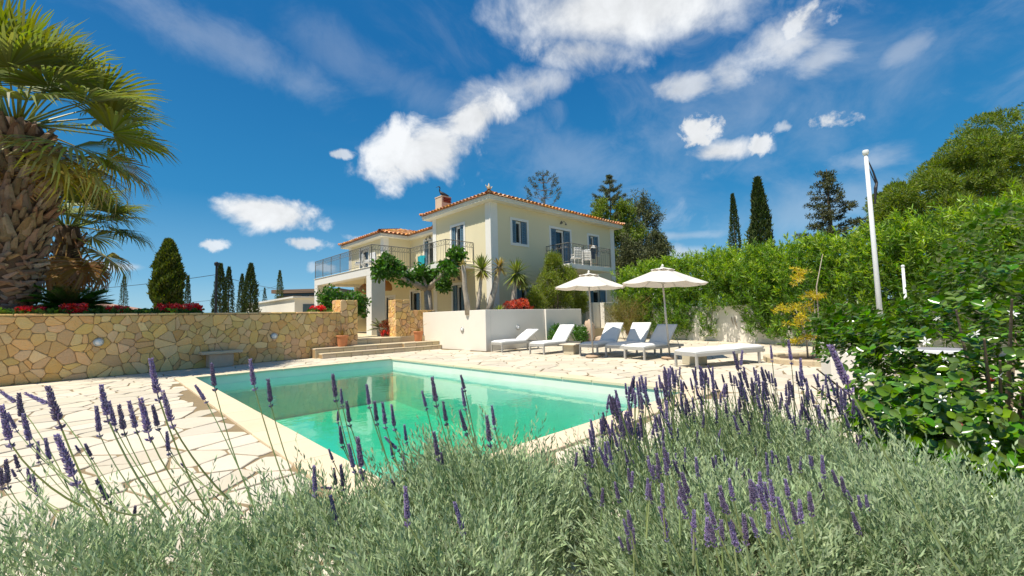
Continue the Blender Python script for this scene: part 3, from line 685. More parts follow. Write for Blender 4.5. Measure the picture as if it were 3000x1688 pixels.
# ================================================================== FURNITURE
m_slat = M('seat_mesh', (.42, .42, .41), .7)
def lounger(loc, hd, ang, label, length=1.95, bx0=1.16):
    t = thing('sun_lounger', label, 'sun lounger', loc, radians(hd), 'sun loungers on the pool patio')
    w = .31; zf = .335
    mb = MB()
    for s in (-1, 1): mb.box((0, s*w-.022, zf-.07), (length, s*w+.022, zf))
    mb.box((0, -w+.023, zf-.07), (.045, w-.023, zf-.002)); mb.box((length-.045, -w+.023, zf-.07), (length, w-.023, zf-.002)); mb.obj('frame', m_alu, t, bevel=.004)
    for x in (.0, length-.22):
        for s in (-1, 1): mb = MB(); mb.box((x+.001, s*w-.0215 if s > 0 else s*w-.0215, 0), (x+.052, s*w+.0215, zf-.071)); mb.obj('leg', m_alu, t)
    mb = MB(); mb.box((.05, -w+.025, zf-.03), (bx0, w-.025, zf-.006)); mb.obj('seat_mesh', m_slat, t)
    def cushion(name, x0, x1, par, th=.075):
        n = 10; mb = MB(); ys = [-w-.01, -w+.02, -w*.5, 0, w*.5, w-.02, w+.01]
        top = []; bot = []
        for i in range(n+1):
            x = x0+(x1-x0)*i/n; e = min(i, n-i)/n
            for j, y in enumerate(ys):
                f = (0 if j in (0, 6) else (.75 if j in (1, 5) else 1))*(.0 if i in (0, n) else (.85 if i in (1, n-1) else 1))
                top.append((x+random.uniform(-.004, .004), y, .02+th*(.35+.65*f)+random.uniform(-.004, .006)*f)); bot.append((x, y*.985, .004))
        k = len(ys); mb.v = top+bot; o_ = len(top)
        for i in range(n):
            for j in range(k-1):
                a_ = i*k+j; mb.f.append((a_, a_+1, a_+k+1, a_+k)); mb.f.append((o_+a_, o_+a_+k, o_+a_+k+1, o_+a_+1))
        for i in range(n): mb.f.append((i*k, i*k+k, o_+i*k+k, o_+i*k)); mb.f.append((i*k+k-1, o_+i*k+k-1, o_+i*k+2*k-1, i*k+2*k-1))
        for j in range(k-1): mb.f.append((j, o_+j, o_+j+1, j+1)); q_ = n*k+j; mb.f.append((q_, q_+1, o_+q_+1, o_+q_))
        o = mb.obj(name, m_cush, par, True); return o
    o = cushion('seat_cushion', .01, bx0, t); o.location = (0, 0, zf-.004)
    bl = length-bx0-.02 if ang < 3 else .76
    bf = MB()
    for s in (-1, 1): bf.box((0, s*(w-.03)-.016, -.015), (bl, s*(w-.03)+.016, .014))
    bf.box((bl-.035, -w+.05, -.014), (bl, w-.05, .013)); bf.box((0.02, -w+.047, -.008), (bl-.036, w-.047, .008))
    o = bf.obj('backrest_frame', m_alu, t); o.location = (bx0, 0, zf+.01); o.rotation_euler = (0, -radians(ang), 0)
    o = cushion('back_cushion', .01, bl, t); o.location = (bx0, 0, zf+.012); o.rotation_euler = (0, -radians(ang), 0)
    if ang > 3:
        c_, s_ = cos(radians(ang)), sin(radians(ang)); mb = MB()
        for s in (-1, 1): mb.tube([(bx0+.5*c_, s*(w-.03), zf+.5*s_), (bx0+.62, s*(w-.03), zf-.02)], .009, 5)
        mb.obj('strut', m_alu, t)
    return t
lounger((10.22, 11.52, 0), -5, 30, 'white sun lounger slightly raised, pushed against the white planter wall')
lounger((10.25, 9.58, 0), 0, 47, 'white sun lounger with raised back, between planter wall lounger and side table')
lounger((10.62, 7.78, 0), 2, 52, 'white sun lounger behind the small parasol pole, seat in its shade')
lounger((10.62, 6.85, 0), 0, 52, 'white sun lounger in the middle between the two parasol poles')
lounger((10.42, 6.12, 0), -6, 45, 'white sun lounger with shaded back behind the larger parasol pole')
lounger((9.55, 4.32, 0), -21, 0, 'white sun lounger lying flat near the low kerbed sapling', 2.2, 1.3)
def parasol(base, R, zedge, zapex, tilt, rz, label):
    t = thing('parasol', label, 'parasol', base, 0, 'parasols on the pool patio')
    b = MB(); n = 22
    prof = [(.16, 0), (.25, .012), (.27, .035), (.25, .062), (.16, .075)]
    b.lathe(prof, n); b.xf(Matrix.Rotation(rz, 4, 'Z') @ Matrix.Diagonal((1.2, .8, 1, 1))); b.obj('base_stone', M('base_stone', (.50, .36, .24), .9, nscale=8, namt=.4, bump=.5), t, True)
    tl = Vector(-CR)*math.tan(radians(tilt)); ax = lambda z: (tl.x*z, tl.y*z, z)
    mb = MB(); mb.tube([ax(.05), ax(zapex+.02)], .024, 12); mb.obj('pole', m_alu, t, True)
    cx, cy, _ = ax(zedge); mt = Matrix.Translation((cx, cy, zedge)) @ Matrix.Rotation(radians(tilt)*.8, 4, Vector(CF)) @ Matrix.Rotation(rz, 4, 'Z')
    h = zapex-zedge; N8 = 8; mb = MB(); rows = [(1.0, 0), (.72, .275), (.45, .545), (.235, .77)]
    V_ = []
    for (f, z) in rows:
        for k in range(N8):
            for q_ in range(4):
                a0, a1 = 2*pi*k/N8, 2*pi*(k+1)/N8; s = q_/4; p = Vector((cos(a0), sin(a0), 0)).lerp(Vector((cos(a1), sin(a1), 0)), s)
                sag = .035*sin(pi*s)*f
                V_.append((p.x*R*f*(1-.02*sin(pi*s)), p.y*R*f*(1-.02*sin(pi*s)), z*h-sag))
    m_ = 4*N8
    F_ = [(i*m_+j, i*m_+(j+1) % m_, (i+1)*m_+(j+1) % m_, (i+1)*m_+j) for i in range(len(rows)-1) for j in range(m_)]
    mb.add(V_, F_); mb.xf(mt); mb.obj('canopy', m_canvas, t, False)
    mb = MB(); V_ = []
    for f, z in ((.27, .80), (.12, .93), (.02, 1.0)):
        V_ += [(cos(2*pi*k/16)*R*f, sin(2*pi*k/16)*R*f, z*h+(.03 if k % 2 else 0)*(f > .2)) for k in range(16)]
    mb.add(V_, [(i*16+j, i*16+(j+1) % 16, (i+1)*16+(j+1) % 16, (i+1)*16+j) for i in range(2) for j in range(16)]); mb.xf(mt); mb.obj('vent_cap', m_canvas, t)
    for k in range(N8):
        a = 2*pi*k/N8; mb = MB()
        mb.tube([mt @ Vector((cos(a)*R*.99, sin(a)*R*.99, -.012)), mt @ Vector((cos(a)*.06, sin(a)*.06, h*.9))], .009, 4)
        mb.tube([mt @ Vector((cos(a)*R*.52, sin(a)*R*.52, h*.45)), mt @ Vector((cos(a)*.05, sin(a)*.05, h*.05))], .008, 4); mb.obj('rib', m_alu, t)
    mb = MB(); mb.lathe([(.05, 0), (.055, .06), (.05, .1)], 12, tuple(mt @ Vector((0, 0, h*.02)))); mb.obj('hub', m_alu, t, True)
    mb = MB(); top = mt @ Vector((0, 0, h)); mb.lathe([(.02, -.02), (.03, .02), (.036, .045), (.02, .075), (.003, .085)], 12, tuple(top)); mb.obj('finial', m_trim, t, True)
    mb = MB(); mb.tube([ax(zedge-.02), (ax(1.1)[0]+.035*CR[0]*-1, ax(1.1)[1]-.035*CR[1], 1.1), ax(.9)], .005, 4); mb.obj('cord', m_trim, t)
parasol((*G(1738, 1047)[:2], 0), 1.09, 2.06, 2.5, 1.2, .3, 'smaller cream parasol on stone base, nearer the white planter wall')
parasol((*G(1963, 1051)[:2], 0), 1.18, 2.05, 2.52, 2.6, .15, 'larger cream parasol on stone base, nearer the oleander hedge')
def side_table(loc, rz, label, top=True, w=.19, h=.3):
    t = thing('side_table', label, 'table', loc, rz, 'block side tables')
    mb = MB(); mb.box((-w, -w, 0), (w, w, h)); mb.obj('block', M('side_table_render', (.56, .5, .36), .8, nscale=6, namt=.25), t, bevel=.01)
    if top: mb = MB(); mb.box((-w*1.55, -w*1.5, h), (w*1.55, w*1.5, h+.03)); mb.obj('table_top', m_flag, t, bevel=.006)
side_table((11.0, 8.72, 0), .1, 'square cream block side table between two raised loungers')
side_table((10.35, 4.45, 0), -.35, 'pale block side table beside the flat lounger', False, .2, .27)
# rough upright stone and boulder
def rock(name, label, loc, rx, ry, rz_, seed, mat, blocky=.35):
    rs = np.random.RandomState(seed); bm = bmesh.new(); bmesh.ops.create_icosphere(bm, subdivisions=3, radius=1)
    for v_ in bm.verts:
        p = v_.co.copy(); mxx = max(abs(p.x), abs(p.y), abs(p.z)); q_ = p/mxx; p = p.lerp(q_, blocky)
        n_ = .09*sin(p.x*5+seed)+.08*sin(p.y*6+seed*2+p.z*3)+.06*sin(p.z*9+p.x*4); p *= 1+n_
        v_.co = Vector((p.x*rx, p.y*ry, (p.z+.93)*rz_))
    me = bpy.data.meshes.new(name); bm.to_mesh(me); bm.free(); me.materials.append(mat); me.polygons.foreach_set('use_smooth', [True]*len(me.polygons))
    o = link(name, me); o.location = loc; return tag(o, label, 'stone')
m_rock = M('pink_rock', (.52, .38, .27), .92, nscale=6, namt=.5, ncol=(.60, .49, .38), bump=.8, bscale=18)
rp_ = G(1728, 1000); rock('standing_stone', 'rough upright block of pinkish stone behind the smaller parasol', (rp_[0], rp_[1], 0), .2, .2, .5, 3, m_rock, .6)
rp_ = G(1765, 1003); rock('boulder', 'low rounded boulder at the foot of the standing stone', (rp_[0], rp_[1], 0), .3, .24, .15, 5, m_rock)
# bench by the rubble wall
bp0 = Vector(WO)+WD*on_wall(640, 1060)[0]
bn = thing('stone_bench', 'small stone bench, slab on one block, against rubble wall', 'bench', bp0, WR)
mb = MB(); mb.box((-.33, -.34, 0), (.30, -.02, .40)); mb.obj('support_block', m_rock, bn, bevel=.03)
b = MB(); stone_mb(b, rough_poly([(-.52, -.42), (.52, -.42), (.52, -.005), (-.52, -.005)], .12, .01), .075, .015, lambda a, c, h: (a, c, .40+h), .01); b.obj('seat_slab', m_pier, bn)
# bulkhead lights
m_lamp = M('lamp_glass', (.8, .8, .78), .25); m_lring = M('lamp_ring', (.45, .45, .43), .4, metal=.5)
def bulkhead(pos, nrm_, label):
    nv = Vector(nrm_); t = thing('wall_light', label, 'light', pos, 0, 'round wall lights'); rot = Vector((0, 0, 1)).rotation_difference(nv).to_matrix().to_4x4()
    mb = MB(); mb.lathe([(.10, -.04), (.105, .03), (.085, .045), (.07, .04)], 20); mb.xf(rot); mb.obj('ring', m_lring, t, True)
    mb = MB(); mb.lathe([(.072, .03), (.06, .05), (.03, .065), (.002, .07)], 16); mb.xf(rot); mb.obj('glass', m_lamp, t, True)
wn_ = (sin(WR), -cos(WR), 0)
for px_, py_, lb in ((288, 1003, 'round wall light on rubble wall below the big palm'), (803, 985, 'round wall light on rubble wall right of stone bench')):
    a_, z_ = on_wall(px_, py_); bulkhead(Vector(WO)+WD*a_+Vector((0, 0, z_)), wn_, lb)
bulkhead(ONX(1355, 966, C0[0]), (-1, 0, 0), 'round wall light on the sunlit side of the white planter')
bulkhead(ONY(1517, 960, C0[1]), (0, -1, 0), 'round wall light on the shaded side of the white planter')

# ================================================================== PLANTS
def GZ(x, y):
    if x < 6.6 and y > 15.2 and y < 30 and x > -12: return 1.5
    if 6.6 < x < 24.6 and 16.3 < y < 40: return ZT
    return -.06
def leafmat(name, col, rough=.5, var=.3, hue=.02, trans=.25, spec=.35): return M(name, col, rough, var=var, hue=hue, trans=trans, spec=spec)
m_palm = leafmat('palm_leaf', (.215, .245, .05), .4, .3, .025, .3)
m_palmy = leafmat('palm_leaf_ageing', (.38, .31, .07), .55, .3, .03, .2)
m_palmd = leafmat('palm_leaf_dead', (.33, .18, .065), .8, .25, .02, .15)
m_boot = M('leaf_base_fibre', (.27, .185, .125), .95, var=.45, hue=.02, nscale=16, namt=.55, ncol=(.14, .085, .055), bump=.7, bscale=50)
m_trunkp = M('palm_trunk_fibre', (.12, .075, .045), .95, nscale=12, namt=.7, ncol=(.08, .05, .035), bump=1.0, bscale=22)
m_cyp = leafmat('cypress_foliage', (.06, .09, .02), .7, .4, .025, .15)
m_thuja = leafmat('thuja_foliage', (.13, .165, .022), .7, .4, .03, .25)
m_pine = leafmat('pine_needles', (.185, .25, .03), .6, .4, .03, .35)
m_dark = leafmat('dark_conifer_needles', (.085, .095, .035), .7, .4, .03, .15)
m_grey = leafmat('grey_green_foliage', (.11, .125, .05), .7, .4, .03, .2)
m_olea = leafmat('oleander_leaf', (.13, .245, .026), .4, .35, .025, .35)
m_olea2 = leafmat('oleander_leaf_young', (.33, .48, .045), .4, .3, .025, .4)
m_fig = leafmat('tree_leaf', (.075, .18, .022), .42, .35, .02, .28)
m_bamb = leafmat('feathery_leaf', (.20, .25, .028), .5, .35, .025, .3)
m_car = leafmat('glossy_leaf', (.105, .215, .018), .2, .45, .03, .25, .6)
m_yuc = leafmat('yucca_leaf', (.2, .25, .045), .45, .3, .02, .2)
m_yucy = leafmat('yucca_leaf_yellow', (.33, .25, .06), .55, .3, .02, .2)
m_red = M('red_petal', (.78, .018, .016), .5, var=.25, hue=.012, trans=.2)
m_orange = M('orange_bract', (.60, .085, .03), .5, var=.3, hue=.02, trans=.2)
m_petal = M('white_petal', (.82, .82, .80), .5, trans=.2)
m_dry = M('dry_stalk', (.42, .28, .16), .8, var=.3, hue=.02, trans=.1)
m_broom = leafmat('broom_twig', (.19, .175, .035), .7, .35, .03, .2)
m_gold = leafmat('golden_leaf', (.52, .42, .02), .5, .35, .03, .35)

# ---- fan palms
def fan_frond(lp, rb, seed, droop=.5, nseg=40):
    rs = np.random.RandomState(seed); V = []; Q = []
    pet = MB(); pc = [(lp*t_, 0, .10*lp*sin(t_*1.5)-.0*t_) for t_ in (0, .25, .5, .75, 1)]; pet.tube(pc, [.032, .026, .02, .016, .012], 5)
    hub = np.array(pc[-1]); fold = .35
    for i in range(nseg):
        ph = radians(-118+236*(i+.5)/nseg)+rs.normal()*.015
        L = rb*(1-.22*abs(ph)/radians(118))*(.9+.15*rs.rand()); d = np.array([cos(ph), sin(ph), fold*abs(sin(ph))*.6+.05]); d /= np.linalg.norm(d)
        s = np.array([-sin(ph), cos(ph), 0]); w = rb*.052
        dr = droop*(.6+.8*rs.rand())
        pts = [hub+d*.03, hub+d*L*.5+np.array([0, 0, -.04*dr*L]), hub+d*L*.78+np.array([0, 0, -.20*dr*L]), hub+d*L*.97+np.array([rs.normal()*.03, rs.normal()*.03, -.55*dr*L])]
        ws = [.006, w, w*.62, .004]; o = len(V)
        for p_, w_ in zip(pts, ws): V += [p_+s*w_*.5, p_-s*w_*.5]
        for k in range(3): Q.append((o+2*k, o+2*k+1, o+2*k+3, o+2*k+2))
    o = len(V); V = [tuple(v_) for v_ in V]+pet.v; return V, Q+[tuple(i+o for i in f) for f in pet.f]
def frond_set(lp, rb, mats, sd):
    out = []
    for k, (mt, dr) in enumerate(mats):
        V, Q = fan_frond(lp, rb, sd+k, dr); b = MB(); b.v = V; b.f = Q; out.append(b.mesh('frond', mt))
    return out
def palm(label, base, zb, zc, rprof, lp, rb, fr, boots, sd, nb_around=15, skirt=0):
    rs = random.Random(sd); t = thing('fan_palm', label, 'palm tree', (base[0], base[1], zb)); H_ = zc-zb
    def rad(f):
        for (f0, r0), (f1, r1) in zip(rprof, rprof[1:]):
            if f <= f1: return r0+(r1-r0)*(f-f0)/(f1-f0)
        return rprof[-1][1]
    b = MB(); b.tube([(0, 0, H_*f/24) for f in range(25)], [rad(f/24)*(.93+.03*sin(f*2.3)) for f in range(25)], 26); trunk = b.obj('trunk', m_trunkp, t, True)
    # old leaf bases: a wedge that leans off the trunk
    bm_ = MB(); bm_.add([(-.11, -.05, -.12), (.11, -.05, -.12), (-.10, .035, 0), (.10, .035, 0), (0, .075, .0), (-.07, .085, .2), (.07, .085, .2), (0, .13, .2), (-.05, .15, .40), (.04, .17, .34), (0, .19, .37), (-.05, .10, .40), (.04, .10, .34)],
                        [(0, 1, 3, 4, 2), (2, 4, 7, 5), (4, 3, 6, 7), (5, 7, 10, 8), (7, 6, 9, 10), (0, 2, 5, 8, 11), (3, 1, 12, 9, 6), (8, 10, 9, 12, 11), (1, 0, 11, 12)])
    BOOT = bm_.mesh('leaf_base', m_boot); rest = MB(); camd = Vector((-base[0], -base[1], 0)).normalized(); nb = 0
    for r_i in range(boots):
        f = .03+.97*r_i/boots
        for k in range(nb_around):
            a = 2*pi*(k+.5*(r_i % 2))/nb_around+rs.uniform(-.09, .09); R_ = rad(f)*.97; sc = rs.uniform(.7, 1.2)*(rad(f)/1.0)**.3*(.7 if f < .36 else 1)
            lean = rs.uniform(-.15, .35) if f > .3 else rs.uniform(-.3, -.05)
            mt = Matrix.Translation((R_*cos(a), R_*sin(a), H_*f-.14+rs.uniform(-.06, .06))) @ Matrix.Rotation(a-pi/2, 4, 'Z') @ Matrix.Rotation(rs.uniform(-.3, .3) if f > .36 else rs.choice((-1, 1))*rs.uniform(.9, 1.5), 4, 'Y') @ Matrix.Rotation(-lean, 4, 'X') @ Matrix.Scale(sc, 4)
            if nb < 290 and Vector((cos(a), sin(a), 0)).dot(camd) > .05:
                o = link('leaf_base', BOOT, trunk); o.matrix_local = mt; nb += 1
            else: rest.add([mt @ Vector(p) for p in bm_.v], bm_.f)
    if rest.v: tag(rest.obj('leaf_bases_beyond', m_boot, trunk), kind='stuff')
    for (az, el, mi, sc, roll) in fr:
        o = link('frond', meshes[mi], t); R0 = .25
        o.matrix_local = Matrix.Translation((cos(az)*R0, sin(az)*R0, H_+.05*sin(el)-(.35 if el < -.3 else 0))) @ Matrix.Rotation(az, 4, 'Z') @ Matrix.Rotation(-el, 4, 'Y') @ Matrix.Rotation(roll, 4, 'X') @ Matrix.Scale(sc, 4)
    return t
azr = atan2(CR[1], CR[0])                 # the bearing that runs to the right in the photograph
meshes = frond_set(1.65, 1.45, [(m_palm, .15), (m_palm, .35), (m_palm, .5), (m_palmy, .7), (m_palmd, 1.2), (m_palm, .35)], 50)
rr = random.Random(5)
# bearing from the camera's right, rise, leaf kind, size
fr = [(azr+a, e, k, s, r) for (a, e, k, s, r) in (
    (.1, .95, 0, .95, .5), (.25, .42, 1, 1.05, -.3), (-.12, .1, 1, 1.1, .3), (.15, -.16, 2, 1.15, -.3), (-.2, -.36, 2, 1.1, .3), (.1, -.62, 3, 1.0, 0), (-.35, -.55, 3, .95, 0),
    (-.6, .85, 0, 1.0, .6), (-.75, .35, 1, 1.0, .4), (-.6, -.12, 2, 1.05, .3), (-1.3, 1.0, 5, 1.0, .3), (-1.35, .45, 1, 1.0, 0), (-1.7, .4, 2, .95, 0),
    (-2.1, .85, 0, 1.05, 0), (-2.2, .25, 1, 1.0, 0), (-2.5, -.2, 2, 1.0, 0), (2.9, .85, 0, 1.1, 0), (3.1, .35, 1, 1.0, 0), (-2.9, .0, 2, 1.0, 0), (2.7, -.3, 3, 1.0, 0),
    (1.6, .9, 0, 1.05, 0), (1.5, .35, 1, 1, 0), (.85, .55, 1, 1.0, 0), (.8, .0, 2, 1.05, 0), (2.2, .3, 1, 1, 0), (1.2, -.3, 3, 1, 0), (.6, 1.25, 5, 1.05, 0), (-1.9, 1.35, 0, 1.15, 0), (2.3, 1.3, 5, 1.15, 0),
    (.0, .72, 1, .95, .2), (.45, .2, 1, 1.0, 0), (-.4, .2, 1, 1.0, .4), (.35, -.45, 2, 1.05, 0), (-.1, -.85, 3, .85, 0), (.3, -.8, 3, .85, 0), (-.45, .55, 1, 1.0, .5), (-1.0, .65, 1, .95, .2), (-1.6, .7, 1, .95, 0), (-2.6, .55, 1, 1, 0), (-.55, -1.35, 4, .62, 0), (-.95, -1.42, 4, .7, 0), (-.1, -1.25, 4, .5, 0), (-2.3, -1.3, 4, .55, 0))]
pb_ = ONY(18, 900, 16.4)
palm('huge fan palm with thick shaggy trunk behind the rubble wall', pb_, 1.45, 6.55, [(0, .45), (.12, .52), (.35, .62), (.7, .74), (.9, .70), (1, .5)], 1.45, 1.35, fr, 32, 3, 18)
meshes = frond_set(1.2, 1.25, [(m_palm, .3), (m_palm, .45), (m_palm, .6), (m_palmy, .8), (m_palmd, 1.2)], 80)
fr = [(azr+rr.uniform(-.2, .2)+2*pi*k/26*7, [1.2, .8, .4, .1, -.2, .55][k % 6]+rr.uniform(-.1, .1), [0, 1, 1, 2, 2, 1][k % 6], rr.uniform(.9, 1.1), rr.uniform(-.3, .3)) for k in range(26)]
fr += [(azr+a, e, k, .95, 0) for a, e, k in ((.1, .3, 1), (-.2, 0, 2), (.3, -.25, 2), (-.4, .6, 1), (.1, -.7, 3), (-.3, -1.1, 4), (.3, -1.2, 4), (-.8, -1.25, 4), (-1.2, -1.2, 4))]
p2 = AT(190, 905, 14.2)
palm('smaller fan palm showing behind the huge palm trunk', p2, 1.45, AT(190, 660, 14.2)[2], [(0, .35), (.5, .38), (1, .3)], 1.0, 1.0, fr, 12, 4, 9)

# ---- rosettes: cycad, yuccas
def blades(name, mat, n, L, w, el0, el1, seed, parent, loc, curve=.5, feather=0):
    rs = random.Random(seed); V = []; Q = []
    for i in range(n):
        az = i*2.39996+rs.uniform(-.2, .2); el = el0+(el1-el0)*rs.random(); l = L*rs.uniform(.75, 1.1); d = Vector((cos(az), sin(az), 0)); s = Vector((-sin(az), cos(az), 0)); o = len(V)
        if not feather:
            for t_ in (0, .35, .7, 1):
                p = d*(cos(el)*l*t_)+Vector((0, 0, sin(el)*l*t_-curve*l*t_*t_*.5)); wd = w*(.7, 1, .75, .05)[(0, .35, .7, 1).index(t_)]
                V += [tuple(p+s*wd*.5), tuple(p-s*wd*.5)]
            Q += [(o+2*k, o+2*k+1, o+2*k+3, o+2*k+2) for k in range(3)]
        else:
            for k in range(feather):
                t_ = .15+.85*k/feather; p = d*(cos(el)*l*t_)+Vector((0, 0, sin(el)*l*t_-curve*l*t_*t_*.5)); ll = w*(1-.6*abs(t_-.5))
                for sg in (-1, 1):
                    o = len(V); tip = p+s*sg*ll+d*ll*.5+Vector((0, 0, ll*.25)); q_ = d*.06
                    V += [tuple(p-q_*.4), tuple(p+q_*.4), tuple(tip)]; Q.append((o, o+1, o+2))
    b = MB(); b.v = V; b.f = Q; o = b.obj(name, mat, parent); o.location = loc; return o
cy_ = AT(205, 905, 11.3)
cyc = thing('cycad', 'dark green cycad with feathery fronds beside the palm trunk', 'plant', (cy_[0], cy_[1], 1.48))
mb = MB(); mb.lathe([(.16, 0), (.2, .12), (.15, .28), (.05, .33)], 14); mb.obj('stem', m_boot, cyc)
blades('fronds', m_fig, 64, 1.1, .3, .1, 1.05, 4, cyc, (0, 0, .25), .6, 26)
def yucca(bpx, tpx, y, r0, heads, label, yellow=False):
    p0 = ONY(*bpx, y); p1 = ONY(*tpx, y+random.uniform(-.1, .1)); t = thing('yucca', label, 'yucca', (p0[0], p0[1], 1.44), 0, 'yuccas in the white planter')
    v = Vector(p1)-Vector((p0[0], p0[1], 1.44)); mid = v*.5+Vector((random.uniform(-.06, .06), 0, 0))
    mb = MB(); pts = [Vector((0, 0, -.05)), v*.25+mid*.03, mid, v*.78, v]; mb.tube(pts, [r0*1.25, r0*1.1, r0, r0*.9, r0*.85], 10); mb.obj('trunk', m_palebark, t, True)
    for (dx, dz, n, L, mt, e0, e1, cv) in heads: blades('leaf_rosette', mt, n, L, .06, e0, e1, n+int(L*100), t, v+Vector((dx*CR[0], dx*CR[1], dz)), cv)
    return t
yucca((1371, 906), (1357, 776), 13.2, .10, [(0, .03, 14, .3, m_yucy, -.3, 1.2, .3)], 'bare yucca trunk cut short, few yellow leaves on top')
yucca((1398, 906), (1412, 790), 13.3, .075, [(0, .0, 130, .78, m_yuc, -.5, 1.45, .25), (0, -.05, 30, .5, m_yucy, -1.2, -.4, .1)], 'slim yucca with full round green head by house corner')
yucca((1430, 905), (1463, 783), 13.1, .12, [(0, .0, 80, .6, m_yucy, -.9, 1.4, .4)], 'leaning thick yucca with small yellow head')
yk = yucca((1500, 900), (1514, 800), 13.3, .1, [(0, .0, 150, .85, m_yuc, -.9, 1.45, .35), (0, -.1, 50, .65, m_yucy, -1.4, -.5, .1), (.28, -.42, 60, .5, m_yuc, -.9, 1.2, .4)], 'broad yucca with drooping shaggy head in front of the cream wall')

# ---- foliage helper
def clumps(name, mat, C, R, n, L, w, parent, out=.6, up=.3, rnd=.6, squash=1.0, shell=.45, bend=.0, hub=None):
    """n leaves round each clump centre C with radius R"""
    C = np.asarray(C, float); k = len(C); R = np.broadcast_to(np.asarray(R, float), (k,))
    idx = np.repeat(np.arange(k), n); d = unit(RS.normal(size=(k*n, 3))); rr_ = (shell+(1-shell)*RS.rand(k*n, 1))
    off = d*rr_*R[idx, None]; off[:, 2] *= squash
    P = C[idx]+off; o_ = d if hub is None else unit(P-np.asarray(hub))
    A = o_*out+np.array([0, 0, up])+RS.normal(size=(k*n, 3))*rnd
    LL = L*(.65+.6*RS.rand(k*n)); WW = w*(.75+.5*RS.rand(k*n))
    return link(name, leaves_mesh(name, P, A, LL, WW, mat, bend=bend), parent)
def ellipsoid_pts(n, c, r, zmin=-1, shell=.6):
    d = unit(RS.normal(size=(n*3, 3))); d = d[d[:, 2] > zmin][:n]; return np.asarray(c)+d*np.asarray(r)*(shell+(1-shell)*RS.rand(len(d), 1)**.6)

# ---- columnar trees
def cypress(px, tpy, hw, depth, label, mat=m_cyp, n=5000, fat=.25, group=None, bpy_=900):
    p = AT(px, bpy_, depth); zb = GZ(p[0], p[1]); zt = AT(px, tpy, depth)[2]; h = zt-zb; R_ = hw/FPX*depth
    t = thing('cypress', label, 'cypress', (p[0], p[1], zb), 0, group)
    mb = MB(); mb.tube([(0, 0, 0), (0, 0, h*.5), (0, 0, h*.93)], [R_*.16, R_*.1, .02], 7); mb.obj('trunk', m_bark, t)
    n = int(n*1.7); f = RS.rand(n)**.9; a = RS.rand(n)*2*pi
    prof = np.where(f < fat, .62+.38*np.sin(f/fat*pi/2), np.cos((f-fat)/(1-fat)*pi/2*.97)**.8)
    lump = 1+.16*np.sin(a*3+f*17+px)+.12*np.sin(a*5-f*31)+.1*RS.normal(size=n)
    r_ = R_*prof*lump*(.55+.45*RS.rand(n)**.4)
    P = np.stack([r_*np.cos(a), r_*np.sin(a), .02*h+f*h*.96], 1)
    A = np.stack([np.cos(a)*.45, np.sin(a)*.45, np.full(n, 1.0)], 1)+RS.normal(size=(n, 3))*.3
    s = max(.10, min(.32, R_*.28)); link('crown', leaves_mesh('crown', P, A, s*(.6+.9*RS.rand(n)), s*.42, mat), t); return t
cypress(361, 800, 11, 40, 'thin lone cypress beyond the wall right of the cycad', n=1800)
cypress(489, 700, 33, 22, 'broad bright green thuja standing behind red geraniums', m_thuja, 12000, .42)
cypress(549, 806, 9, 30, 'thin cypress close beside the broad thuja', n=1500)
cypress(644, 769, 19, 30, 'tall cypress next to the dark lamp post', n=3500)
cypress(669, 778, 15, 31, 'slightly shorter cypress between lamp post cypress and its neighbours', n=3000)
cypress(708, 800, 12, 33, 'small cypress leaning against a tall one left of the white outbuilding', n=2500)
cypress(733, 769, 20, 31, 'tall full cypress left of the white outbuilding', n=4000)
cypress(775, 841, 8, 50, 'small pointed cypress peeping over the white outbuilding', n=1200)
cypress(819, 789, 12, 42, 'slim cypress standing behind the white outbuilding', n=2200)
cypress(2165, 556, 19, 28, 'slim cypress rising behind the hedge, thinner of the pair', n=4500, bpy_=880)
cypress(2242, 508, 33, 27, 'stout cypress rising behind the hedge, broader of the pair', n=8000, bpy_=880)
bs = AT(652, 905, 26); t = thing('shrub', 'rounded light green shrub at the foot of the tall cypress', 'shrub', (bs[0], bs[1], GZ(bs[0], bs[1])))
mb = MB(); mb.tube([(0, 0, 0), (0, 0, .9)], .05, 6); mb.obj('stem', m_bark, t); clumps('crown', m_thuja, ellipsoid_pts(60, (0, 0, .95), (.65, .65, .9)), .3, 35, .12, .035, t)

# ---- pines and other big trees
def branchy(t, base, tips, r0, mat=m_bark, nm='trunk'):
    mb = MB(); top = np.mean([q for q in tips], 0); hub_ = np.array([0, 0, max(.5, top[2]*.45)])
    mb.tube([(0, 0, 0), tuple(hub_*.5+np.array([.05, 0, 0])), tuple(hub_), tuple(hub_*.5+top*.5)], [r0, r0*.85, r0*.7, r0*.3], 9)
    for q in tips: q = np.asarray(q); mb.tube([tuple(hub_*.8), tuple(hub_*.5+q*.5+np.array([0, 0, .1])), tuple(q)], [r0*.45, r0*.3, r0*.08], 6)
    return mb.obj(nm, mat, t, True)
pp = AT(2900, 640, 21); PB = np.array([pp[0], pp[1], -.06])
t = thing('pine_tree', 'big rounded pine tree rising behind the hedge', 'pine tree', PB)
lob = []
for (x, y, D_, r_) in ((2945, 430, 21, 1.9), (2860, 500, 20, 1.7), (2780, 560, 20.5, 1.6), (3010, 520, 20, 2.0), (2700, 610, 20, 1.35), (2640, 650, 20.5, 1.1), (2880, 640, 19, 1.8), (2770, 680, 19.4, 1.5), (3040, 660, 19.5, 1.8), (2590, 690, 20.6, .85), (2680, 720, 20, 1.2), (2980, 740, 19.5, 1.8), (2830, 770, 20, 1.7)):
    lob.append((AT(x, y-22, D_)-PB, r_))
lob += [((lob[0][0]+np.array([2.5, .5, -1.0])), 2.0), ((lob[3][0]+np.array([2.5, -1.5, -.6])), 2.0), ((lob[1][0]+np.array([1.8, 2.2, -1])), 1.8)]
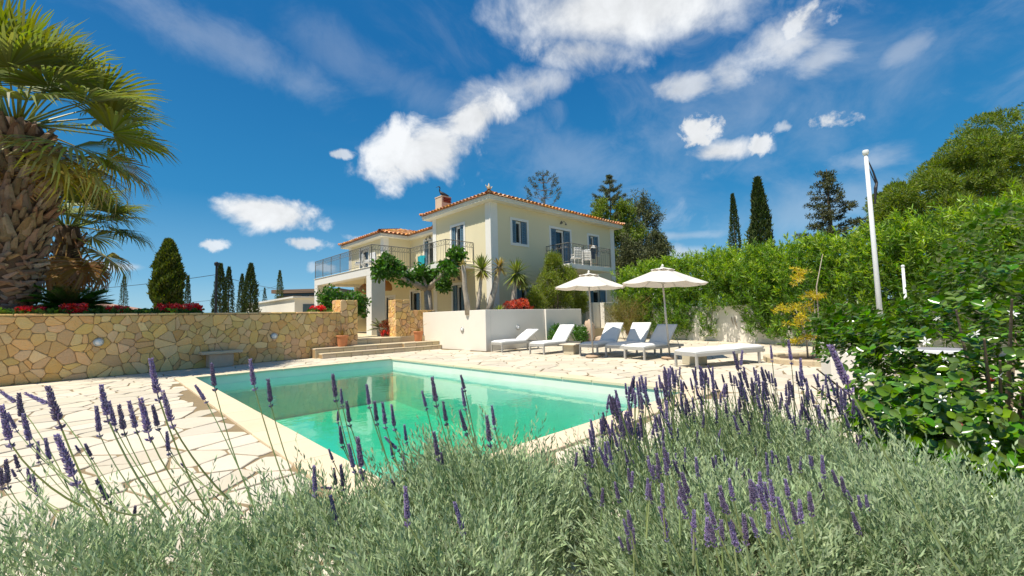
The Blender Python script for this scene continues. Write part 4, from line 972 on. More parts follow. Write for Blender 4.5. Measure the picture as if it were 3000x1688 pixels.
branchy(t, PB, [l[0] for l in lob], .28)
cs_ = []
for c, r_ in lob: cs_.append(ellipsoid_pts(int(25*r_*r_/2.5)+4, c, (r_*.95, r_*.95, r_*.75), -.6, .75))
cs_ = np.concatenate(cs_); clumps('crown', m_pine, cs_, .5*(.55+.75*RS.rand(len(cs_))), 300, .17, .042, t, .9, .45, .3, .62, .8)
ext = np.concatenate([ellipsoid_pts(6, c, (r_*1.02, r_*1.02, r_*.95), .3, .97) for c, r_ in lob[:8]]); clumps('needle_tips', m_pine, ext, .16, 60, .2, .02, t, .7, .8, .3, 1.8, .1)
# dark conifer
p = AT(2440, 760, 24); t = thing('conifer', 'dark open conifer with ragged branches right of the cypress pair', 'conifer', (p[0], p[1], -.06)); zt = AT(2452, 484, 24)[2]
mb = MB(); mb.tube([(0, 0, 0), (.05, 0, zt*.5), (.15, 0, zt)], [.2, .14, .02], 8)
B = []
for i in range(46):
    f = .3+.68*i/46; L = (1-f)*3.7*random.uniform(.6, 1.15)+.2; a = i*2.4+random.uniform(-.3, .3); z0 = zt*f; e = Vector((cos(a)*L, sin(a)*L, z0+.14*L))
    mb.tube([(.1*f, 0, z0), (e.x*.5, e.y*.5, z0-.02), e], [.045*(1-f)+.015, .025, .006], 4)
    for s in np.linspace(.3, 1, max(3, int(L/.2))): B.append((e.x*s+random.gauss(0, .1), e.y*s+random.gauss(0, .1), z0+(.14*L)*s*s+random.gauss(0, .05)))
mb.obj('trunk', m_bark, t); clumps('crown', m_dark, B, .2, 62, .17, .045, t, .6, .35, .5, .7, .2)
# trees behind the villa
def whorl_tree(px, tpy, depth, label, wh, mat, L0, name='araucaria', dens=30, lean=.25):
    p = AT(px, 880, depth); zb = GZ(p[0], p[1]); zt = AT(px, tpy, depth)[2]; t = thing(name, label, 'conifer', (p[0], p[1], zb)); h = zt-zb
    mb = MB(); mb.tube([(0, 0, 0), (0, 0, h*.5), (0, 0, h)], [.16, .1, .015], 7); B = []
    for (f, L) in wh:
        for k in range(6):
            a = 2*pi*k/6+f*9; l = L*L0*random.uniform(.85, 1.1); e = Vector((cos(a)*l, sin(a)*l, f*h+lean*l)); mb.tube([(0, 0, f*h), (e.x*.5, e.y*.5, f*h+.05), e], [.03, .02, .006], 4)
            for s in np.linspace(.25 if dens > 20 else .78, 1, max(3, int(l/.13))): B.append((e.x*s, e.y*s, f*h+lean*l*s*s+random.gauss(0, .03)))
    mb.obj('trunk', m_bark, t); clumps('crown', mat, B, .14, dens, .2, .05, t, .6, .5, .4, .9, .1); return t
whorl_tree(1800, 508, 38, 'tiered star shaped araucaria above the trees behind the villa', [(.99, .06), (.955, .2), (.90, .42), (.845, .62), (.79, .75), (.73, .85), (.67, .95), (.6, 1)], m_grey, 2.3)
whorl_tree(1604, 500, 40, 'thin sparse araucaria showing above the villa roof', [(.985, .3), (.94, .7), (.89, 1.0), (.84, 1.15), (.79, 1.2)], m_dark, 1.5, dens=6, lean=.6)
def loose_tree(px, tpy, depth, hw, label, mat, n, seed, bpx=None):
    rs = random.Random(seed); p = AT(px, 880, depth); zb = GZ(p[0], p[1]); zt = AT(px, tpy, depth)[2]; h = zt-zb; R_ = hw/FPX*depth
    t = thing('tree', label, 'tree', (p[0], p[1], zb)); tips = []
    for i in range(n):
        f = .28+.7*i/n; a = i*2.4+rs.uniform(-.4, .4); w_ = R_*(.55+.45*sin(pi*min(1, (f-.1)*1.05)))*rs.uniform(.45, 1)*(1 if f < .8 else .6)
        tips.append((cos(a)*w_, sin(a)*w_, h*f*rs.uniform(.96, 1.02)))
    tips.append((0, 0, h*.98)); branchy(t, p, tips, .2)
    cl = np.concatenate([np.asarray(q)+RS.normal(size=(9, 3))*np.array([.42, .42, .5])*R_*.42 for q in tips])
    clumps('crown', mat, cl, R_*.24, 75, .27, .065, t, .4, .45, .6, 1.5, .1); return t
loose_tree(1772, 585, 36, 48, 'bushy olive green pine close against the villa end', m_pine, 22, 1)
loose_tree(1835, 590, 37, 52, 'tall loose pine between the araucaria and the grey tree', m_pine, 26, 2)
loose_tree(1895, 578, 40, 62, 'tall grey green tree with airy crown behind the parasols', m_grey, 26, 3)
loose_tree(1855, 720, 33, 70, 'low dense dark tree filling in behind the villa end', m_dark, 22, 4)
loose_tree(1935, 690, 34, 42, 'lower bluish tree at the right of the group behind the villa', m_grey, 16, 6)

# ---- pollarded leafy tree in front of the covered terrace
y_ = 17.6; p0 = ONY(1255, 906, y_); t = thing('mulberry_tree', 'pollarded tree with pale mottled trunk and leafy balls of green', 'tree', (p0[0], p0[1], ZT)); O = np.array([p0[0], p0[1], ZT])
arms = [ONY(1140, 792, y_-.1)-O, ONY(1180, 800, y_+.2)-O, ONY(1238, 806, y_)-O, ONY(1290, 800, 16.6)-O, ONY(1330, 762, 15.7)-O]
crotch = ONY(1252, 845, y_)-O; mb = MB()
mb.tube([(0, 0, 0), tuple(crotch*.5+np.array([.05, 0, 0])), tuple(crotch)], [.24, .2, .18], 12)
for a_ in arms: mb.tube([tuple(crotch*.97), tuple(crotch*.5+a_*.5-np.array([0, 0, .1])), tuple(a_)], [.15, .11, .06], 9)
mb.obj('trunk', m_palebark, t, True); cc_ = []
for px_, py_, r_ in ((1130, 770, .5), (1160, 795, .5), (1115, 800, .4), (1190, 815, .38), (1225, 795, .42), (1240, 820, .42), (1262, 812, .4), (1290, 812, .42), (1312, 790, .42), (1330, 762, .5), (1340, 750, .36), (1275, 790, .3), (1300, 835, .28)):
    cc_.append(ellipsoid_pts(13, ONY(px_, py_, (y_ if px_ < 1280 else 16.6 if px_ < 1305 else 15.7)+random.uniform(-.2, .2))-O, (r_*.78, r_*.78, r_*.7)))
clumps('crown', m_fig, np.concatenate(cc_), .25, 34, .17, .12, t, .6, -.1, .5, 1, .3, .15)
# leafy shrub under the covered terrace, behind the wall pier
p0 = ONY(985, 900, 18.0); t = thing('citrus_shrub', 'leafy green shrub behind the pier of the rubble wall', 'shrub', (p0[0], p0[1], 1.45 if p0[0] < 6.6 else ZT)); O = np.array(t.location); cc_ = []
mb = MB(); mb.tube([(0, 0, 0), (0, 0, 1.3)], .06, 7); mb.obj('stem', m_bark, t)
for px_, py_, r_ in ((950, 865, .35), (975, 870, .38), (1005, 880, .35), (1040, 872, .32), (1058, 885, .25), (1020, 900, .3), (965, 890, .35), (1060, 905, .2)): cc_.append(ellipsoid_pts(10, ONY(px_, py_, 18)-O, (r_, r_, r_)))
clumps('crown', m_fig, np.concatenate(cc_), .2, 30, .13, .085, t, .6, 0, .5, 1, .3, .15)
# feathery bush in the planter
p0 = ONY(1632, 905, 13.2); t = thing('bamboo_bush', 'big feathery light green bush growing in the white planter', 'bush', (p0[0], p0[1], 1.43)); O = np.array(t.location)
mb = MB()
for i in range(14): a = random.uniform(0, 6.28); mb.tube([(cos(a)*.15, sin(a)*.15, 0), (cos(a)*.5, sin(a)*.4, random.uniform(1.5, 2.4))], [.02, .008], 5)
mb.obj('stems', m_bark, t); cc_ = []
for px_, py_, r_ in ((1625, 790, .5), (1610, 830, .6), (1650, 830, .6), (1590, 870, .6), (1640, 875, .7), (1685, 870, .55), (1665, 810, .4), (1620, 765, .3), (1570, 890, .4), (1700, 895, .4)): cc_.append(ellipsoid_pts(44, ONY(px_, py_, 13.2+random.uniform(-.3, .3))-O, (r_, r_, r_)))
clumps('crown', m_bamb, np.concatenate(cc_), .2, 60, .14, .026, t, .5, .5, .5, 1.4, .1)
# red spurge on the planter, agaves
p0 = ONY(1520, 905, 12.6); t = thing('red_succulent', 'mound of orange red succulent on the planter', 'plant', (p0[0], p0[1], 1.43)); O = np.array(t.location)
mb = MB(); mb.lathe([(.3, 0), (.35, .05), (.1, .12)], 10); mb.obj('base', m_soil, t)
clumps('bracts', m_orange, np.concatenate([ellipsoid_pts(16, ONY(x_, y__, 12.6)-O, (.22, .22, .15)) for x_, y__ in ((1490, 897), (1510, 892), (1530, 888), (1548, 897), (1520, 900))]), .08, 26, .08, .025, t, .6, .6, .4)
p0 = ONY(1462, 905, 12.55); t = thing('agave', 'low spiky green succulent at the foot of the leaning yucca', 'plant', (p0[0], p0[1], 1.43)); blades('leaves', m_yuc, 40, .42, .05, .2, 1.3, 9, t, (0, 0, .04), .2)

# ---- flowers along the rubble wall
m_gera = leafmat('geranium_leaf', (.09, .17, .03), .6, .3, .02, .3)
def geranium(a, w, label, h=.28, n=70):
    o = Vector(WO)+WD*a+Vector((-sin(WR), cos(WR), 0))*.55; t = thing('geranium', label, 'flowers', (o.x, o.y, 1.49), WR, 'red geraniums along the wall top')
    clumps('leaves', m_gera, np.stack([RS.uniform(-w, w, n), RS.uniform(-.3, .2, n), .05+RS.rand(n)*.13], 1), .08, 9, .1, .08, t, .4, .6, .5, .7)
    k = int(n*.62); xs_ = RS.uniform(-w, w, k*3); xs_ = xs_[np.sin(xs_*9+a)+.6*np.sin(xs_*23) > -.25][:k]; k = len(xs_); C_ = np.stack([xs_, RS.uniform(-.22, .2, k), .13+RS.rand(k)*(h-.13)], 1)
    tag(clumps('flower_heads', m_red, C_, .075, 30, .05, .045, t, .8, .4, .4, .75, .5), kind='stuff'); return t
for x0, x1, hh, lb in ((-40, 150, .27, 'red geraniums on the wall below the huge palm trunk'), (150, 300, .34, 'red geraniums in front of the dark cycad'), (300, 428, .27, 'red geraniums on the wall between cycad and thuja'), (438, 600, .36, 'red geraniums in front of the broad thuja'), (925, 985, .32, 'red geraniums against the pier of the rubble wall')):
    a0, a1 = on_wall(x0, 915)[0], on_wall(x1, 915)[0]; geranium((a0+a1)/2, (a1-a0)/2, lb, hh, max(16, int((a1-a0)*95)))

# ---- oleander hedge: separate shrubs along the garden wall
def path_at(pts, s):
    for (ax, ay), (bx_, by) in zip(pts, pts[1:]):
        L = hypot(bx_-ax, by-ay)
        if s <= L: f = s/L; return Vector((ax+(bx_-ax)*f, ay+(by-ay)*f)), Vector((bx_-ax, by-ay)).normalized()
        s -= L
    return Vector(pts[-1]), Vector((bx_-ax, by-ay)).normalized()
HG = [(20.9, 12.2), (19.9, 10.2), (19.4, 7.9), (18.1, 4.5), (16.4, .6), (14.6, -3.3), (13.5, -6)]
def oleander(i, s, hgt, label):
    c, d = path_at(HG, s); nrm2 = Vector((d.y, -d.x)); nrm2 = -nrm2 if nrm2.dot(-c) < 0 else nrm2     # towards the patio
    t = thing('oleander', label, 'shrub', (c.x-nrm2.x*.25, c.y-nrm2.y*.25, 0), atan2(d.y, d.x), 'oleander hedge along the garden wall')
    side = 1 if Vector((-d.y, d.x)).dot(nrm2) > 0 else -1
    mb = MB()
    for k in range(9): a = random.uniform(-1, 1); mb.tube([(a*.35, side*random.uniform(.1, .45), 0), (a*.6, side*random.uniform(.2, .6), .9), (a*.9, side*random.uniform(-.2, .8), hgt*.75)], [.04, .03, .012], 6)
    mb.obj('stems', m_palebark, t)
    n = 450; C_ = np.stack([RS.uniform(-1.25, 1.25, n), side*RS.uniform(-.6, 1.15, n), .15+(hgt-.35)*RS.rand(n)**.95], 1)
    dep = 1-.35*np.clip((C_[:, 2]/hgt-.75)/.25, 0, 1); C_[:, 1] *= dep
    rot_ = Matrix.Translation(t.location) @ Matrix.Rotation(t.rotation_euler.z, 4, 'Z'); wp = np.array([tuple(rot_ @ Vector(q)) for q in C_])-EYE; wpx = 1500+FPX*(wp@CR)/(wp@CF); gap_ = ((wpx > 2085) & (wpx < 2195)) | ((wpx > 2030) & (wpx < 2062)) | ((wpx > 2375) & (wpx < 2410))
    low = C_[:, 2] < 1.35; keep = ~(low & (C_[:, 1]*side < .3)) & ~(low & gap_)
    C_ = C_[keep]
    # leafy shoots: whorls of narrow leaves round an upright stem
    k = len(C_); per = 3; idx = np.repeat(np.arange(k), per); S0 = C_[idx]+RS.normal(size=(k*per, 3))*np.array([.16, .16, .14])
    sd = unit(np.stack([RS.normal(size=k*per)*.4, side*np.abs(RS.normal(size=k*per))*.45, np.full(k*per, .9)], 1))
    m_l = 18; id2 = np.repeat(np.arange(k*per), m_l); q_ = RS.rand(k*per*m_l, 1)
    P = S0[id2]+sd[id2]*q_*.34; A = sd[id2]*(.35+.6*q_)+unit(RS.normal(size=(len(P), 3)))*.75
    young = (RS.rand(k*per) < np.clip((S0[:, 2]/hgt-.35)*1.1, .12, .75))[id2]
    for nm, mt, sel in (('foliage', m_olea, ~young), ('young_foliage', m_olea2, young)):
        link(nm, leaves_mesh(nm, P[sel], A[sel], (.17*(.7+.6*RS.rand(sel.sum()))), .034, mt, bend=.06), t)
    if i in (0, 1, 2): 
        f = C_[RS.choice(k, 26)]+np.array([0, side*.25, .05]); clumps('blossom', m_petal, f, .05, 7, .035, .03, t, .8, .3, .5)
    return t
OL = ['behind the broom shrub', 'with bare stems showing, beside the raised loungers', 'with white blossom over the bare stretch of wall', 'behind the golden sapling', 'just behind the white flag pole', 'right of the flag pole, below the big pine', 'towering over the glossy white flowered shrub', 'at the end of the hedge under the pine', 'beyond the glossy shrub, end of the hedge row']
for i, lb in enumerate(OL): oleander(i, .8+i*2.05, (3.7, 3.75, 3.75, 3.65, 3.6, 3.6, 3.65, 3.7, 3.7)[i], 'oleander '+lb)
# twiggy broom in front of the white wall
p0 = G(1850, 992); p0 = (18.9, 11.4, 0); t = thing('broom_shrub', 'twiggy olive green broom shrub spilling over the white wall', 'shrub', p0); O = np.array(p0)
mb = MB(); Bq = []
for i in range(60):
    a = random.uniform(0, 6.28); r_ = random.uniform(.3, 1.5); e = Vector((cos(a)*r_, sin(a)*r_, random.uniform(1.0, 2.3)-r_*.2)); mb.tube([(0, 0, .2), (e.x*.4, e.y*.4, e.z*.75), e], [.015, .01, .004], 3)
    Bq += [tuple(e*s_) for s_ in (.7, .85, 1)]
mb.obj('twigs', m_dry, t); clumps('foliage', m_broom, Bq, .28, 46, .16, .014, t, .3, .6, .6, 1, .1)
# low shrubs in front of the planter's second wall
for k, (px_, w_, lb) in enumerate(((1628, .42, 'low dark green shrub at the planter wall behind the first loungers'), (1690, .42, 'low shrub with a few white flowers at the planter wall end'))):
    p0 = (ONY(px_, 960, 11.75)[0], 11.65, 0); t = thing('low_shrub', lb, 'shrub', p0, 0, 'low shrubs by the planter wall')
    mb = MB(); mb.tube([(0, 0, 0), (0, 0, .4)], .03, 6); mb.obj('stem', m_bark, t); clumps('foliage', m_fig, ellipsoid_pts(46, (0, 0, .42), (w_, .3, .42)), .12, 30, .09, .05, t, .6, .3, .5)
    if k: clumps('blossom', m_petal, ellipsoid_pts(6, (0, -.1, .5), (w_, .3, .35), -.2, .95), .03, 6, .03, .025, t)

# ---- golden sapling in a low stone kerb
p0 = np.array([12.1, 2.5, 0]); t = thing('golden_sapling', 'slender sapling with golden yellow feathery leaves on bare stems', 'sapling', p0)
D0 = p0@CF
mb = MB(); tips = []
stem_px = [((2392, 1062), (2398, 930), (2392, 840), (2410, 745)), ((2368, 1062), (2362, 985), (2348, 945), (2330, 905)), ((2380, 1062), (2385, 1000), (2390, 950), (2385, 880)), ((2400, 1062), (2415, 1010), (2432, 985), (2440, 975))]
for sp in stem_px:
    pts = [AT(x_, y__, D0)-p0 for x_, y__ in sp]; pts[0][2] = 0
    mb.tube([tuple(q_) for q_ in pts], [.022, .017, .013, .006], 6)
mb.obj('stems', m_palebark, t, True)
cl = []
for (x_, y__, w_, h_) in ((2350, 800, 30, 10), (2335, 815, 20, 16), (2375, 868, 38, 8), (2395, 872, 20, 8), (2300, 905, 32, 8), (2330, 925, 42, 16), (2350, 900, 30, 12), (2335, 945, 24, 12), (2380, 985, 30, 8), (2330, 1000, 26, 6), (2405, 1010, 20, 6)):
    for q_ in range(7): cl.append(AT(x_+random.gauss(0, w_*.5), y__+random.gauss(0, h_*.6), D0+random.gauss(0, .12))-p0)
clumps('leaves', m_gold, cl, .09, 26, .09, .02, t, .4, .2, .5, .5, .1)
kb = thing('kerb_ring', 'low curved kerb of pale stones round the golden sapling', 'kerb', (12.3, 2.4, 0))
for k in range(16):
    a = 2*pi*k/16; b = MB(); stone_mb(b, rough_poly([(-.2, -.09), (.2, -.09), (.2, .09), (-.2, .09)], .3, .01), .13, .025, lambda a_, c_, h_: (a_, c_, h_), .02); o = b.obj('kerb_stone', m_pier, kb); o.location = (cos(a)*1.05, sin(a)*.95, 0); o.rotation_euler = (0, 0, a+pi/2+random.uniform(-.1, .1))
mb = MB(); mb.lathe([(.96, 0), (.9, .06), (.02, .075)], 24); mb.obj('soil', m_soil, kb)

# ---- poles, white pedestal and table
fb0 = AT(2584, 985, 8.5); ft = AT(2536, 447, 8.5)
t = thing('flag_pole', 'tall white painted pole with dark rope at the top', 'pole', (fb0[0], fb0[1], 0)); v = Vector(ft)-Vector((fb0[0], fb0[1], 0))
mb = MB(); mb.tube([(0, 0, 0), v*.5, v*.985], [.05, .042, .034], 14); mb.obj('pole', m_paint, t, True)
mb = MB(); mb.lathe([(.04, -.05), (.054, -.02), (.054, .03), (.044, .045), (.004, .05)], 16, tuple(v)); mb.obj('cap', m_paint, t, True)
mb = MB(); s_ = Vector(CR); mb.tube([v-Vector((0, 0, .12))+s_*.02, v-Vector((0, 0, .4))+s_*.12, v-Vector((0, 0, .62))+s_*.17, v-Vector((0, 0, .72))+s_*.14, v-Vector((0, 0, 1.05))+s_*.1], [.008, .014, .022, .03, .012], 6); mb.tube([v-Vector((0, 0, .2))-s_*.01, v-Vector((0, 0, .66))+s_*.15], .009, 5); mb.obj('rope', m_black, t)
fb0 = AT(2662, 1000, 7.2); ft = AT(2645, 782, 7.2); v = Vector(ft)-Vector((fb0[0], fb0[1], 0))
t = thing('slim_pole', 'short slim white pole standing next to the tall pole', 'pole', (fb0[0], fb0[1], 0)); mb = MB(); mb.tube([(0, 0, 0), v], [.024, .02], 10); mb.obj('pole', m_paint, t, True); mb = MB(); mb.lathe([(.022, -.01), (.028, .01), (.02, .03), (.003, .035)], 10, tuple(v)); mb.obj('cap', m_paint, t, True)
t = thing('white_pedestal', 'white rendered pedestal half hidden by the glossy shrub', 'pedestal', (7.75, 1.2, 0), .5)
mb = MB(); mb.box((-.19, -.19, 0), (.19, .19, .72)); mb.obj('shaft', m_white, t, bevel=.012); mb = MB(); mb.box((-.215, -.215, .722), (.215, .215, .77)); mb.obj('cap', m_white, t, bevel=.01)
p0 = AT(2755, 1022, 5.0); t = thing('round_table', 'round white garden table with grey top among the glossy leaves', 'table', (p0[0], p0[1], 0))
mb = MB(); mb.lathe([(.2, 0), (.2, .02), (.04, .05), (.04, p0[2]-.12), (.2, p0[2]-.1)], 20); mb.obj('leg', m_paint, t, True); mb = MB(); mb.lathe([(.24, p0[2]-.1), (.25, p0[2]-.09), (.25, p0[2]-.012), (.24, p0[2]-.004)], 32); mb.obj('rim', m_paint, t); mb = MB(); mb.lathe([(.236, p0[2]-.006), (.234, p0[2]), (.01, p0[2]+.001)], 32); mb.obj('table_top', M('grey_top', (.33, .32, .34), .5), t)

# ---- pots
def pot(loc, r, h, label, mat, cat='pot'):
    t = thing('plant_pot', label, cat, loc, 0, 'plant pots by the steps'); mb = MB(); mb.lathe([(r*.74, 0), (r*.78, .02), (r*.95, h*.8), (r*.97, h*.86), (r*1.08, h*.87), (r*1.08, h), (r*.93, h), (r*.9, h*.9)], 26); mb.obj('pot', mat, t, True)
    mb = MB(); mb.lathe([(r*.9, h*.86), (r*.5, h*.9), (.01, h*.91)], 20); mb.obj('soil', m_soil, t); return t
def dry_plant(t, h, n, L, sp):
    mb = MB()
    for i in range(n): a = random.uniform(0, 6.28); l = L*random.uniform(.5, 1.1); e = random.uniform(.1, sp); mb.tube([(0, 0, h*.88), (cos(a)*l*e*.4, sin(a)*l*e*.4, h+l*.5), (cos(a)*l*e, sin(a)*l*e, h+l*cos(e*.6))], [.005, .004, .002], 3)
    mb.obj('dry_stems', m_dry, t); blades('leaves', m_yucy, int(n*.9), L*.7, .014, .5, 1.5, n, t, (0, 0, h*.88), .5)
q_ = Vector(WO)+WD*on_wall(992, 1000)[0]+Vector((sin(WR), -cos(WR), 0))*.27; t = pot((q_[0], q_[1], .335), .2, .41, 'terracotta pot with dry grassy plant against the left pier', m_terra); dry_plant(t, .41, 60, .62, .85)
q_ = G(1225, 1000, .335); t = pot((q_[0], q_[1]-.02, .335), .19, .42, 'terracotta pot with wiry dry plant below the right pier', m_terra); dry_plant(t, .42, 40, .42, 1.2)
q_ = ONY(1116, 985, 18.0); t = pot((q_[0], q_[1], ZT), .2, .34, 'white pot with a bright green palm seedling behind the pier', m_white); blades('fronds', m_bamb, 26, .75, .14, .2, 1.3, 12, t, (0, 0, .32), .7, 16)
q_ = ONY(1131, 990, 17.2); t = thing('red_flowers', 'dark red flowers on the terrace beside the right pier', 'flowers', (q_[0], q_[1], ZT)); mb = MB(); mb.lathe([(.2, 0), (.22, .05), (.05, .1)], 12); mb.obj('soil', m_soil, t)
clumps('leaves', M('bronze_leaf', (.22, .06, .025), .5, var=.3, trans=.2), ellipsoid_pts(30, (0, 0, .35), (.25, .25, .3)), .09, 20, .09, .05, t); clumps('flower_heads', m_red, ellipsoid_pts(14, (0, -.05, .14), (.28, .25, .12)), .06, 22, .04, .035, t)

# ---- things on and under the terraces
def deck_chair(loc, rz, label, mat, grp=None):
    t = thing('patio_chair', label, 'chair', loc, rz, grp); mb = MB(); mb.box((-.24, -.24, .42), (.24, .24, .46)); mb.obj('seat', mat, t)
    for x_ in (-.22, .22):
        for y__ in (-.22, .22): mb = MB(); mb.tube([(x_, y__, 0), (x_, y__, .42 if y__ < 0 else .88)], .016, 6); mb.obj('leg', mat, t)
    mb = MB(); [mb.box((-.22, .205, z_), (.22, .235, z_+.07)) for z_ in (.56, .68, .8)]; mb.obj('backrest', mat, t)
    mb = MB(); [mb.box((x_-.02, -.22, .62), (x_+.02, .2, .645)) for x_ in (-.23, .23)]; mb.obj('armrest', mat, t); return t
def cushion_chair(loc, rz, label):
    t = deck_chair(loc, rz, label, m_trim, 'cushioned chairs on the upper terrace'); mb = MB(); mb.box((-.22, -.22, .462), (.22, .2, .56)); mb.obj('seat_cushion', m_cush, t, bevel=.03); mb = MB(); mb.box((-.22, .12, .57), (.22, .203, 1.0)); mb.obj('back_cushion', m_cush, t, bevel=.03)
cushion_chair((10.0, 22.3, ZF+.02), -2.2, 'white cushioned chair by the balustrade above the covered terrace')
cushion_chair((10.1, 21.3, ZF+.02), -1.4, 'white chair with tall cushion nearer the terrace corner')
cushion_chair((18.3, 13.95, ZF+.02), 2.7, 'white chair on the small balcony beside the blue door')
cushion_chair((19.3, 14.0, ZF+.02), 2.2, 'white cushioned chair at the railing end of the small balcony')
deck_chair((12.0, 24.6, ZT), 1.2, 'small white chair standing in the shade of the covered terrace', m_trim)
t = thing('towel_rack', 'wooden stand with a white hat and dark towel on the balcony', 'rack', (20.1, 14.1, ZF+.02), 0); m_wood = M('pale_wood', (.5, .34, .19), .7)
mb = MB(); [mb.tube([(x_, 0, 0), (x_, 0, 1.35)], .018, 6) for x_ in (-.3, .3)]; mb.tube([(-.34, 0, 1.33), (.34, 0, 1.33)], .016, 6); mb.tube([(-.3, 0, .3), (.3, 0, .3)], .014, 6); mb.obj('frame', m_wood, t)
mb = MB(); mb.box((-.16, -.03, .55), (.12, .03, 1.2)); mb.obj('towel', M('navy_towel', (.03, .05, .09), .9), t, bevel=.02); mb = MB(); mb.lathe([(.2, 1.17), (.19, 1.19), (.11, 1.2), (.1, 1.3), (.02, 1.33)], 16); mb.obj('hat', m_cush, t, True)
q_ = AT(1190, 781, 20.5); t = thing('turquoise_cloth', 'turquoise cloth hung over the terrace railing above the leafy tree', 'cloth', (11.38, 18.3, ZF+.02))
mb = MB(); V_ = [(.05*sin(j*1.3)+(.03 if k else -.03)*(1), j*.09-.3, .55-.5*i/6) for k in (0, 1) for i in range(7) for j in range(8)]
mb.add(V_, [(k*56+i*8+j, k*56+i*8+j+1, k*56+i*8+j+9, k*56+i*8+j+8) for k in (0, 1) for i in range(6) for j in range(7)]); mb.obj('fabric', M('turquoise_fabric', (.02, .42, .48), .8), t)
m_wick = M('wicker', (.42, .2, .07), .8, nscale=40, namt=.5, bump=.6, bscale=60)
for (px_, py_, lb) in ((1131, 838, 'round wicker lamp hanging right of the white column'), (1069, 848, 'round wicker lamp hanging left of the white column')):
    q_ = ONY(px_, py_, 21.6); t = thing('wicker_lamp', lb, 'lamp', (q_[0], q_[1], q_[2]-.25), 0, 'wicker lamps under the terrace'); mb = MB(); mb.lathe([(.30, 0), (.34, .1), (.3, .32), (.14, .5), (.05, .55)], 20); mb.obj('shade', m_wick, t, True); mb = MB(); mb.tube([(0, 0, .54), (0, 0, 3.6-(q_[2]-.25))], .01, 5); mb.obj('cord', m_black, t)
mb = MB(); mb.box((10.2, 27.6, ZT), (13.4, 27.85, 1.35)); t = mb.obj('low_wall', m_plaster); tag(t, 'low cream wall at the back of the covered terrace', 'wall')

# ---- far buildings, poles and wires
f0 = AT(775, 905, 44); t = thing('outbuilding', 'low flat roofed white outbuilding with blue grey door behind cypresses', 'building', (0, 0, 0))
c_ = AT(863, 905, 30); zt_ = AT(863, 868, 30)[2]; xr = AT(935, 905, 34); lft = AT(765, 905, 52)
dv = Vector((0, 15, 0)); du = Vector((9, 0, 0)); C3 = Vector((c_[0], c_[1], 0))
def bquad(mb, o, a, b_, z0, z1): mb.add([(o.x, o.y, z0), (o.x+a.x, o.y+a.y, z0), (o.x+a.x+b_.x, o.y+a.y+b_.y, z0), (o.x+b_.x, o.y+b_.y, z0), (o.x, o.y, z1), (o.x+a.x, o.y+a.y, z1), (o.x+a.x+b_.x, o.y+a.y+b_.y, z1), (o.x+b_.x, o.y+b_.y, z1)], [(0, 3, 2, 1), (4, 5, 6, 7), (0, 1, 5, 4), (1, 2, 6, 5), (2, 3, 7, 6), (3, 0, 4, 7)])
mb = MB(); bquad(mb, C3, du, dv, -.06, zt_-.12); mb.obj('wall', m_white, t); mb = MB(); e_ = dv.normalized()*.15; g_ = du.normalized()*.15; bquad(mb, C3-e_-g_, du+g_*2, dv+e_*2, zt_-.12, zt_); mb.obj('roof', m_trim, t)
nf = -dv.normalized()*.03; d_ = du.normalized(); mb = MB(); bquad(mb, C3+d_*.55+nf, d_*1.5, -nf*2, 0, zt_-.55); mb.obj('door', M('blue_grey_paint', (.07, .12, .16), .6), t)
ns = -du.normalized()*.03; s_ = dv.normalized()
for f_, w_, z0_, z1_ in ((.42, .9, .9, 2.0), (.22, 1.1, .9, 1.55)): mb = MB(); bquad(mb, C3+dv*f_+ns, s_*w_, -ns*2, z0_, z1_); mb.obj('window', M('beige_pane', (.45, .42, .34), .5), t)
c_ = AT(930, 905, 62); t = thing('house', 'distant house with brown flat roof behind the outbuilding', 'house', (c_[0], c_[1], 0), YAW); zt_ = AT(930, 846, 62)[2]
mb = MB(); mb.box((0, -3, -.06), (6, 6, zt_-.9)); mb.obj('wall', M('brown_render', (.25, .16, .11), .9), t); mb = MB(); mb.box((-.5, -3.5, zt_-.55), (6.5, 6.5, zt_-.02)); mb.obj('roof', MATS['brown_render'], t); mb = MB(); [mb.box((-.03, y__, zt_-1.5), (.02, y__+1.1, zt_-.92)) for y__ in (-1.2, 1.2)]; mb.box((.3, -2.6, zt_-.9), (5.6, 5.6, zt_-.55)); mb.obj('window', m_glass, t)
c_ = AT(290, 905, 60); t = thing('house', 'distant house whose pinkish tiled hip roof shows over the wall', 'house', (c_[0], c_[1], 0), YAW); zt_ = AT(290, 884, 60)[2]
mb = MB(); mb.box((-4, -4, -.06), (4, 4, zt_-1.4)); mb.obj('wall', m_white, t); mb = MB(); mb.add([(-4.6, -4.6, zt_-1.4), (4.6, -4.6, zt_-1.4), (4.6, 4.6, zt_-1.4), (-4.6, 4.6, zt_-1.4), (0, 0, zt_)], [(0, 1, 4), (1, 2, 4), (2, 3, 4), (3, 0, 4), (0, 3, 2, 1)]); mb.obj('roof', M('pink_tiles', (.42, .24, .17), .8, nscale=4, namt=.3), t)
def utility(px, tpy, D_, r_, label, lamp=False):
    p = AT(px, 905, D_); z1 = AT(px, tpy, D_)[2]; t = thing('utility_pole', label, 'pole', (p[0], p[1], GZ(p[0], p[1]))); h = z1-GZ(p[0], p[1])
    mb = MB(); mb.tube([(0, 0, 0), (0, 0, h)], [r_*1.2, r_], 8); mb.obj('pole', m_black if lamp else m_bark, t)
    if lamp: mb = MB(); mb.lathe([(.06, 0), (.14, .05), (.15, .22), (.05, .3)], 10, (0, 0, h-.25)); mb.obj('lamp_head', m_black, t)
    return Vector((p[0], p[1], z1))
u1 = utility(632, 768, 29, .07, 'dark lamp post next to the tall cypress', True); u2 = utility(565, 885, 48, .09, 'distant wooden pole showing low over the wall')
